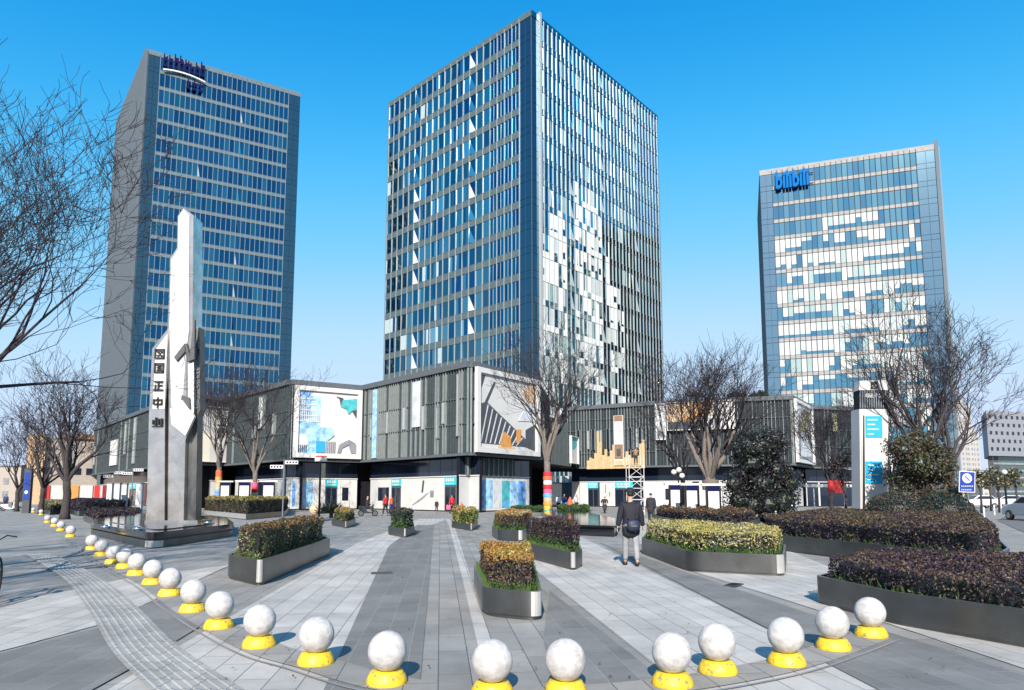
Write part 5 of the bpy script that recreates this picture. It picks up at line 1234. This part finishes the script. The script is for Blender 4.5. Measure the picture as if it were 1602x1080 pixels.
jm = skin('b', [(0, -.235, .80), (0, -.255, .95), (0, -.235, 1.10)], [(0, 1), (1, 2)], [(.16, .08), (.185, .10), (.15, .07)], 'bag_navy', None, 2); join_meshes([jm], 'bag_body', bpk)
b = MB(); b.tube([(-.10, -.19, 1.10), (-.13, -.12, 1.36), (-.12, .02, 1.50), (-.12, .13, 1.40)], .016, 'cloth_dark', 6); b.build('strap', bpk); b = MB(); b.tube([(.10, -.19, 1.10), (.13, -.12, 1.36), (.12, .02, 1.50), (.12, .13, 1.40)], .016, 'cloth_dark', 6); b.build('strap', bpk)
b = MB(); b.box(-.07, .07, -.345, -.335, .93, .95, 'chrome'); b.build('zip', bpk)
q = G(1019, 823); person(q, R(-20), 'man in long dark coat standing left of the white boards', 'cloth_dark', 'cloth_dark', .12, long_coat=True, hgt=1.78)
q = G(603, 807); person(q, R(60), 'person in red jacket walking near the second blue door', 'cloth_red', 'cloth_dark', .2, hgt=1.68)
q = G(612, 807); person(q, R(75), 'person in orange and white jacket beside the one in red', 'cloth_orange', 'cloth_blue', .16, hgt=1.66)
q = G(707, 803); person(q, R(40), 'woman in red coat with a pink bag by the third blue door', 'cloth_red', 'cloth_dark', .12, long_coat=True, hgt=1.65)
b = MB(); b.box(-.18, .18, -.08, .08, .35, .75, 'pink'); b.tube([(-.1, 0, .75), (0, 0, .98), (.1, 0, .75)], .012, 'pink', 5); o = b.build('handbag'); q = G(701.5, 803.5); o.location = q; tag(o, 'pink handbag carried by the woman in red', 'bag')
q = G(722, 805); person(q, R(200), 'child in orange red clothes beside the woman in red', 'cloth_orange', 'cloth_red', .05, hgt=1.1)
q = G(743, 802); person(q, R(200), 'small child in white by the middle corner', 'cloth_white', 'cloth_dark', .05, hgt=.95)
q = G(683, 802); person(q, R(200), 'dark dressed person beside the third blue door', 'cloth_dark', 'cloth_dark', .05, hgt=1.2)
q = G(874, 802); person(q, R(180), 'person in white coat at the dark passage', 'cloth_white', 'cloth_dark', .1, hgt=1.72)
q = G(883, 802); person(q, R(200), 'person in blue jeans and navy top at the dark passage', 'cloth_blue', 'blue_mid', .1, hgt=1.74)
q = G(902, 801); person(q, R(160), 'person in pale jacket walking inside the dark passage', 'cloth_white', 'cloth_dark', .16, hgt=1.7)
q = G(8, 797); person(q, R(20), 'person in blue at the far left edge', 'cloth_blue', 'cloth_dark', .15)
q = G(26, 796); person(q, R(190), 'person in brown at the far left by the street', 'brown', 'cloth_dark', .15)
# ---- two wheelers
def wheel_mb(r, w_, spokes=14):
    b = MB(); n = 28
    k = b.mi('rubber'); m_ = 8
    for i in range(n):
        a = 2*math.pi*i/n
        for j in range(m_):
            c_ = 2*math.pi*j/m_; rr = r-w_/2+math.cos(c_)*w_/2; b.v.append((math.sin(c_)*w_/2, math.cos(a)*rr, math.sin(a)*rr+r))
    for i in range(n):
        for j in range(m_):
            i2, j2 = (i+1) % n, (j+1) % m_; b.f.append((i*m_+j, i*m_+j2, i2*m_+j2, i2*m_+j)); b.m.append(k)
    s_ = MB()
    for i in range(spokes):
        a = 2*math.pi*i/spokes; s_.tube([(0, 0, r), (0, math.cos(a)*(r-w_), math.sin(a)*(r-w_)+r)], .004 if spokes > 10 else .02, 'chrome', 4)
    s_.lathe([(.0001, -.03), (.025, -.03), (.025, .03), (.0001, .03)], 'chrome', 8, (0, 0, r))
    return b, s_
def bicycle(loc, rz, label, frame='red', rim=None):
    r = empty('bicycle', loc, rz, label, 'bicycle', 'two wheelers')
    for y in (-.52, .52):
        t_, s_ = wheel_mb(.33, .045); w_ = empty_child('wheel', r, (0, y, 0)); o = t_.build('tyre', w_, True); o2 = s_.build('rim', w_)
        if rim: m_ = MB(); m_.lathe([], rim) if 0 else None
    b = MB()
    for a, c_ in (((0, -.52, .33), (0, -.1, .3)), ((0, -.1, .3), (0, -.28, .85)), ((0, -.52, .33), (0, -.24, .72)), ((0, -.24, .72), (0, .38, .78)), ((0, -.1, .3), (0, .4, .68)), ((0, .36, .88), (0, .52, .33))): b.tube([a, c_], .018, frame, 6)
    b.build('frame', r)
    b = MB(); b.tube([(-.26, .26, .98), (-.12, .36, 1.0), (0, .37, .92), (.12, .36, 1.0), (.26, .26, .98)], .012, 'black_metal', 6); b.build('handlebar', r)
    b = MB(); b.hexa([(-.07, -.42, .86), (.07, -.42, .86), (.02, -.14, .87), (-.02, -.14, .87), (-.08, -.43, .91), (.08, -.43, .91), (.025, -.13, .9), (-.025, -.13, .9)], 'rubber'); b.build('saddle', r)
    b = MB(); b.lathe([(.0001, -.01), (.09, -.01), (.09, .01), (.0001, .01)], 'black_metal', 16, (0, 0, 0)); o = b.build('crank', r); o.rotation_euler = (0, R(90), 0); o.location = (.03, -.1, .3)
    return r
def empty_child(name, parent, loc):
    o = bpy.data.objects.new(name, None); COL.objects.link(o); o.parent = parent; o.location = loc; return o
def scooter(loc, rz, label, col='car_white'):
    r = empty('scooter', loc, rz, label, 'scooter', 'two wheelers')
    for y in (-.5, .55):
        t_, s_ = wheel_mb(.24, .09, 6); w_ = empty_child('wheel', r, (0, y, 0)); t_.build('tyre', w_, True); s_.build('rim', w_)
    b = MB(); P_ = [(.0, -.72, .55), (.0, -.7, .72), (.0, -.1, .74), (0, -.05, .38), (0, .25, .34), (0, .36, .95), (0, .44, .95), (0, .48, .32), (0, .1, .22), (0, -.3, .24)]
    b.extr([(x-.13, y, z) for x, y, z in P_], (.26, 0, 0), col); b.build('body', r)
    b = MB(); b.extr([(-.14, -.72, .725), (-.14, -.68, .8), (-.14, -.12, .79), (-.14, -.1, .745)], (.28, 0, 0), 'rubber'); b.build('seat', r)
    b = MB(); b.tube([(-.3, .3, 1.05), (0, .4, 1.02), (.3, .3, 1.05)], .018, 'black_metal', 6); b.build('handlebar', r)
    b = MB(); b.box(-.07, .07, .44, .5, .8, .92, 'chrome'); b.build('headlight', r)
    return r
q = G(-19, 943); bicycle(q, R(28), 'bicycle with red frame at the left edge of the paving')
q = G(575, 808); scooter(q, R(-78), 'scooter ridden past the shopfront left of the people in red', 'car_dark'); person((q.x-.05, q.y, .12), R(-78), 'rider in black sitting on the scooter left of the people in red', 'cloth_dark', 'cloth_dark', sit=True, arms=((-.22, .32, 1.05), (.22, .32, 1.05)))
q = G(946, 803); scooter(q, R(175), 'dark scooter coming towards us in front of the right shopfront', 'car_dark'); person((q.x, q.y, .12), R(175), 'rider in dark clothes on the scooter in front of the right shopfront', 'cloth_dark', 'cloth_dark', sit=True, arms=((-.22, .32, 1.05), (.22, .32, 1.05)))
q = G(14, 800); scooter(q, R(-60), 'white scooter parked at the far left', 'car_white'); q = G(30, 798); scooter(q, R(-50), 'dark scooter parked at the far left', 'car_dark')
# ================================================================ STREET FURNITURE
# pylon sign
PD = 36.0
py_ = empty('pylon_sign', AT(1367, 790, PD).xy.to_3d(), 0, 'tall white pylon sign with cyan panels right of the dense tree', 'sign')
og = py_.location.copy()
def q_(pts, D): return [AT(x, y, D)-og for x, y in pts]
def pex(name, pts, D, th, m): b = MB(); b.extr(q_(pts, D), (0, th, 0), m); return b.build(name, py_)
yb = 775+CAMH*F/PD
pex('main_panel', [(1349, yb), (1347, 640), (1390, 640), (1387, yb)], PD, .55, 'steel_white')
pex('side_fin', [(1346.5, yb), (1344.5, 640), (1346.6, 640), (1348.6, yb)], PD-.12, .9, 'steel_white')
pex('ribbed_head', [(1344.5, 639), (1344, 611), (1388.5, 611), (1389.5, 639)], PD-.03, .6, 'louvre_back')
for i in range(12): pex('rib', [(1345.5+i*3.6, 638), (1345.3+i*3.6, 611.5), (1346.6+i*3.6, 611.5), (1346.8+i*3.6, 638)], PD-.09, .058, 'steel')
pex('top_panel', [(1344, 610.5), (1345, 596), (1386, 594), (1388.5, 610.5)], PD-.03, .6, 'steel_white')
pex('light_panel', [(1354, yb-1), (1352, 650), (1381, 650), (1382.5, yb-1)], PD-.05, .047, 'hoarding')
for (y0, y1) in ((651, 685), (722, 757)):
    pex('cyan_panel', [(1354.2, y1), (1353.8, y0), (1380, y0), (1380.6, y1)], PD-.075, .022, 'panel_blue')
    for k in range(4):
        y = y0+5+k*7.4; pex('panel_writing', [(1357, y+1.8), (1357, y), (1357+[16, 12, 18, 10][k], y), (1357+[16, 12, 18, 10][k], y+1.8)], PD-.085, .008, 'white')
pex('dark_edge', [(1350.3, yb-1), (1351.0, 650), (1352.4, 650), (1353.8, yb-1)], PD-.06, .05, 'letter_black')
b = MB(); o = AT(1362.5, 608, PD-.06)-og; glyph(b, 'emblem', o, ux, uz, un, .36, .05, 'letter_black'); b.build('emblem', py_)
for k, key in enumerate(('guo', 'zheng', 'zhong', 'xin')):
    b = MB(); o = AT(1354+k*6.4, 622, PD-.09)-og; glyph(b, key, o, ux, uz, un, .20, .05, 'white'); b.build('character', py_)
# blue no parking sign
ND = 31.0; ns = empty('parking_sign', AT(1513, 790, ND).xy.to_3d(), 0, 'blue square no parking sign on a thin leaning pole at right', 'sign'); og = ns.location.copy()
b = MB(); b.tube([Vector((.22, .05, 0)), Vector((.02, .03, 2.6))], .035, 'fin_grey', 8); b.build('pole', ns)
b = MB(); b.extr([AT(x, y, ND)-og for x, y in ((1500, 770), (1501, 736.5), (1526, 738), (1525.5, 771))], (0, .03, 0), 'white'); b.build('border', ns)
b = MB(); b.extr([AT(x, y, ND-.006)-og for x, y in ((1501.3, 768.8), (1502.2, 738), (1524.9, 739.3), (1524.4, 769.8))], (0, .004, 0), 'blue_sign'); pn = b.build('panel', ns)
b = MB(); c_ = AT(1513, 748.5, ND-.02)-og
b.extr([c_+Vector((math.cos(a/20*6.2832)*.23, 0, math.sin(a/20*6.2832)*.23)) for a in range(20)], (0, .012, 0), 'white'); b.build('emblem', ns)
b = MB(); b.extr([c_+Vector((math.cos(a/20*6.2832)*.17, -.008, math.sin(a/20*6.2832)*.17)) for a in range(20)], (0, .006, 0), 'blue_pale'); b.build('emblem', ns)
b = MB(); b.extr([c_+Vector(v) for v in ((-.13, -.014, .09), (-.09, -.014, .13), (.13, -.014, -.09), (.09, -.014, -.13))], (0, .004, 0), 'red'); b.build('slash', ns)
for row, (y, n) in enumerate(((760.5, 7), (766, 6))):
    for k in range(n):
        b = MB(); x = 1504+k*2.75; o = AT(x, y+1.3, ND-.012)-og
        glyph(b, ['guo', 'zheng', 'xin', 'zhong'][k % 4] if 0 else 'zheng', o, ux, uz, un, .07, .006, 'white') if 0 else b.box(o.x, o.x+.055, o.y-.004, o.y, o.z, o.z+.02, 'white'); 
        b.box(o.x, o.x+.055, o.y-.004, o.y, o.z+.035, o.z+.055, 'white'); b.box(o.x+.02, o.x+.034, o.y-.004, o.y, o.z+.02, o.z+.035, 'white'); b.build('sign_writing', ns)
# notice boards: dark frame posts, head bar, white panel
def board(px, D, w_, z1_, label, grp='white notice boards'):
    q = XY(px, D); r = empty('notice_board', (q.x, q.y, 0), 0, label, 'notice board', grp)
    b = MB(); b.box(-w_/2-.1, -w_/2, -.08, .08, 0, z1_+.25, 'black_metal'); b.build('post', r); b = MB(); b.box(w_/2, w_/2+.1, -.08, .08, 0, z1_+.25, 'black_metal'); b.build('post', r)
    b = MB(); b.box(-w_/2-.35, w_/2+.35, -.12, .12, z1_+.25, z1_+.37, 'white'); b.build('head_bar', r)
    b = MB(); b.box(-w_/2+.002, w_/2-.002, -.05, .05, z1_-.05, z1_+.245, 'letter_dark'); b.build('header', r)
    b = MB(); b.box(-w_/2+.002, w_/2-.002, -.065, .065, .25, z1_-.055, 'white'); b.build('panel', r); return r
board(1056, 40, .55, 2.0, 'white notice board, left one of the three behind the brown hedge'); board(1082, 38, .60, 1.95, 'white notice board, middle one of the three behind the brown hedge'); board(1116, 36, .60, 1.9, 'white notice board, right one of the three behind the brown hedge')
board(352, 57, .7, 2.5, 'white notice board just right of the red wrapped tree'); board(382, 56.5, .8, 2.5, 'white notice board left of the orange wrapped trunk'); board(420, 56, .85, 2.5, 'white notice board with grey print right of the orange wrapped trunk')
# direction signs and lamps
def dirsign(px, D, z, label, rows=2):
    q = XY(px, D); r = empty('direction_sign', (q.x, q.y, 0), 0, label, 'sign', 'white direction signs on poles')
    b = MB(); b.tube([(0, 0, 0), (0, 0, z+.3)], .05, 'fin_grey', 8); b.build('pole', r)
    for k in range(rows):
        s_ = -1 if k % 2 else 1
        b = MB(); b.box(.06*s_ if s_ > 0 else -.95, .95 if s_ > 0 else -.06, -.03, .03, z-.3*k, z-.3*k+.24, 'white'); o = b.build('sign_plate', r)
        for j in range(4): b = MB(); x = (.16+j*.2) if s_ > 0 else (-.9+j*.2); b.box(x, x+.12, -.034, -.031, z-.3*k+.06, z-.3*k+.18, 'letter_dark'); b.build('plate_writing', o)
    return r
dirsign(443, 45, 3.75, 'white double direction sign above the right notice board', 2)
dirsign(176, 62, 3.6, 'white direction sign on a pole, leftmost before the left block', 2); dirsign(206, 60, 3.8, 'white direction sign on a pole just left of the totem', 2)
def lamp(px, D, h, label, globes=((.0, 0),)):
    q = XY(px, D); r = empty('street_lamp', (q.x, q.y, 0), 0, label, 'street lamp')
    b = MB(); b.lathe([(.12, 0), (.12, .3), (.06, .4), (.05, h)], 'black_metal', 10); b.build('pole', r)
    for gx, gz in globes:
        b = MB(); b.tube([(0, 0, h+gz-.1), (gx, 0, h+gz-.1)], .025, 'black_metal', 5); b.build('arm', r)
        b = MB(); b.lathe([(.0001+.19*math.sin(math.pi*i/10), -.19*math.cos(math.pi*i/10)) for i in range(11)], 'white', 14, (gx, 0, h+gz+.1)); b.build('globe', r, True)
lamp(1062, 45, 3.0, 'dark lamp post with white globes left of the notice boards', ((-.3, .1), (.25, -.15), (.05, .25)))
lamp(1574, 48, 3.2, 'lamp post with one white globe by the right road')
# tall mast with flags/signal near left of palm
q = XY(500, 43); r = empty('sign_mast', (q.x, q.y, 0), 0, 'dark mast with small red topped sign box left of the palm bush', 'sign')
b = MB(); b.tube([(0, 0, 0), (0, 0, 4.0)], .07, 'black_metal', 8); b.build('pole', r)
b = MB(); b.box(-.35, .40, -.1, .1, 3.85, 4.1, 'steel_white'); b.build('head_box', r); b = MB(); b.box(-.30, .36, -.12, .12, 4.103, 4.2, 'red'); b.build('red_top', r)
b = MB(); b.box(.08, .32, -.08, .08, 2.8, 3.7, 'leaf_pale'); b.build('signal_box', r)
# dark blue pylon far left
q = XY(43, 60); r = empty('pylon_sign', (q.x, q.y, 0), 0, 'slim dark blue pylon sign at the far left', 'sign')
b = MB(); b.box(-.32, .32, -.15, .15, 0, 4.1, 'grey_dark'); b.build('body', r); b = MB(); b.box(-.24, .24, -.17, -.152, 1.2, 3.7, 'blue_sign'); b.build('panel', r); b = MB(); b.lathe([(.0001, 0), (.16, 0), (.16, .02), (.0001, .02)], 'white', 14); o = b.build('emblem', r); o.rotation_euler = (R(90), 0, 0); o.location = (0, -.172, 1.9)
# scaffold tower with worker
SD = 56.0; q = XY(994, SD); sc = empty('scaffold_tower', (q.x, q.y, 0), 0, 'white tubular scaffold tower under the cream skyline cut-out', 'scaffold')
sw = .62; Hs = ZAT(729, SD)
for x in (-sw, sw):
    for y in (-.7, .7):
        b = MB(); b.tube([(x, y, 0), (x, y, Hs+.9)], .03, 'white', 6); b.build('post', sc)
for k in range(5):
    z = .3+k*(Hs-.3)/4; b = MB()
    b.tube([(-sw, -.7, z), (sw, -.7, z), (sw, .7, z), (-sw, .7, z), (-sw, -.7, z)], .025, 'white', 5); b.build('rail', sc)
    if k < 4: z2 = .3+(k+1)*(Hs-.3)/4; b = MB(); b.tube([(-sw, -.7, z), (sw, -.7, z2)], .02, 'white', 5); b.build('brace', sc); b = MB(); b.tube([(sw, -.68, z), (-sw, -.68, z2)], .02, 'white', 5); b.build('brace', sc)
b = MB(); b.box(-sw, sw, -.7, .7, Hs, Hs+.06, 'bark_pale'); b.build('platform', sc)
person((q.x+.1, q.y, Hs+.06), R(10), 'worker in dark clothes standing on top of the scaffold tower', 'brown', 'cloth_dark', .05, ((-.25, .25, 1.35), (.25, .28, 1.4)), 1.5)
# small coloured things
q = G(892, 803); b = MB(); b.lathe([(.0001, 0), (.42, 0), (.40, .25), (.34, .7), (.22, 1.1), (.06, 1.45), (.0001, 1.5)], 'cloth_orange', 18); o = b.build('lantern_tent', None, True); o.location = q; tag(o, 'orange cone shaped decoration in front of the dark passage', 'decoration')
b = MB(); b.lathe([(.0001+.42*math.sin(math.pi*i/12), .46-.46*math.cos(math.pi*i/12)) for i in range(13)], 'peach', 18); o = b.build('round_lantern', None, True); o.location = G(492, 807); tag(o, 'pinkish orange ball beside the palm bush', 'decoration')
q = XY(1312, 48); r = empty('red_sign', (q.x, q.y, 0), 0, 'small red sign board on a post left of the pylon sign', 'sign'); b = MB(); b.box(-.75, .35, -.05, .05, 1.8, 2.7, 'red'); b.build('board', r); b = MB(); b.tube([(.42, 0, 0), (.42, 0, 2.9)], .05, 'white', 6); b.build('post', r)
# entrance canopy posts at right block
q = XY(1290, 60); r = empty('entrance_canopy', (q.x, q.y, 0), 0, 'pale flat entrance canopy on thin posts left of the red sign', 'canopy'); b = MB(); b.box(-3.0, 2.6, -1, 1, 2.35, 2.6, 'hoarding2'); b.build('roof', r)
for x in (-2.8, -1.4, 0, 1.4, 2.4): b = MB(); b.box(x, x+.08, -.9, -.82, 0, 2.35, 'white'); b.build('post', r)
# white gate columns left of totem
for i, (px, D) in enumerate(((172, 58), (184, 58), (195, 60), (219, 56))):
    q = XY(px, D); b = MB(); b.box(-.22, .22, -.15, .15, 0, 2.6, 'hoarding'); b.box(-.26, .26, -.19, .19, 2.603, 2.7, 'grey_mid'); o = b.build('banner_pillar'); o.location = (q.x, q.y, 0)
    tag(o, 'white upright banner pillar left of the totem, %s from the left' % ['first', 'second', 'third', 'fourth'][i], 'pillar', 'white banner pillars left of the totem')
# cars
def car(loc, rz, col, label):
    r = empty('parked_car', loc, rz, label, 'car', 'cars at the right road')
    prof = [(-2.25, .35), (-2.3, .75), (-2.15, 1.05), (-1.7, 1.12), (-1.25, 1.58), (.35, 1.62), (1.05, 1.12), (2.0, .98), (2.25, .75), (2.25, .35)]
    b = MB(); w_ = .88
    lo = [(-w_, y, z) if z < 1.2 else (-w_+.13, y, z) for y, z in prof]; hi = [(-x, y, z) for x, y, z in lo]
    n = len(prof); b.v = lo+hi; k = b.mi(col); b.f = [tuple(range(n)), tuple(reversed(range(n, 2*n)))]+[((i+1) % n, i, n+i, n+(i+1) % n) for i in range(n)]; b.m = [k]*len(b.f); o = b.build('body', r)
    bv = o.modifiers.new('b', 'BEVEL'); bv.width = .06; bv.segments = 2
    b = MB()
    for s_ in (-1, 1): b.extr([(s_*.885-(.0 if s_ < 0 else 0), -1.55, 1.14), (s_*.885, .85, 1.14), (s_*.80, .25, 1.52), (s_*.80, -1.2, 1.50)], (s_*.012, 0, 0), 'dark_glass')
    b.build('side_windows', r)
    b = MB(); b.extr([(-.74, -2.0 + .27, 1.14), (.74, -1.73, 1.14), (.68, -1.3, 1.52), (-.68, -1.3, 1.52)], (0, -.03, .012), 'dark_glass'); b.build('rear_window', r)
    b = MB(); b.extr([(-.74, 1.05, 1.135), (.74, 1.05, 1.135), (.68, .45, 1.55), (-.68, .45, 1.55)], (0, .03, .03), 'dark_glass'); b.build('windscreen', r)
    for x in (-.84, .84):
        for y in (-1.4, 1.4):
            wh = MB(); wh.lathe([(.0001, -.11), (.2, -.11), (.33, -.09), (.34, 0), (.33, .09), (.2, .11), (.0001, .11)], 'rubber', 20); o = wh.build('wheel', r, True); o.rotation_euler = (0, R(90), 0); o.location = (x, y, .34)
            hb_ = MB(); hb_.lathe([(.0001, -.118), (.19, -.118), (.2, -.112), (.2, .112), (.19, .118), (.0001, .118)], 'chrome', 14); hb_.build('rim', o)
    for x in (-.7, .52):
        b = MB(); b.box(x, x+.18, 2.2, 2.28, .68, .82, 'white'); b.build('headlight', r); b = MB(); b.box(x, x+.18, -2.33, -2.25, .78, .95, 'red'); b.build('tail_light', r)
    return r
q = XY(1622, 42); car((q.x, q.y, 0), R(-6), 'car_white', 'white car cut by the right edge on the road')
q = XY(1580, 92); car((q.x, q.y, 0), R(40), 'car_white', 'white car farther along the right road')
q = XY(1530, 84); car((q.x, q.y, 0), R(85), 'car_white', 'pale car seen behind the blue no parking sign')
# small bin and bollards at right side
q = G(1413, 815)
for i, (px, py_2) in enumerate(((1540, 812), (1556, 806), (1567, 803))):
    b = MB(); b.lathe([(.06, 0), (.06, .75), (.04, .8), (.0001, .82)], 'white', 10); o = b.build('post_bollard', None, True); o.location = G(px, py_2); tag(o, 'thin white post beside the right road, %s from the left' % ['first', 'second', 'third'][i], 'bollard', 'thin white posts beside the right road')
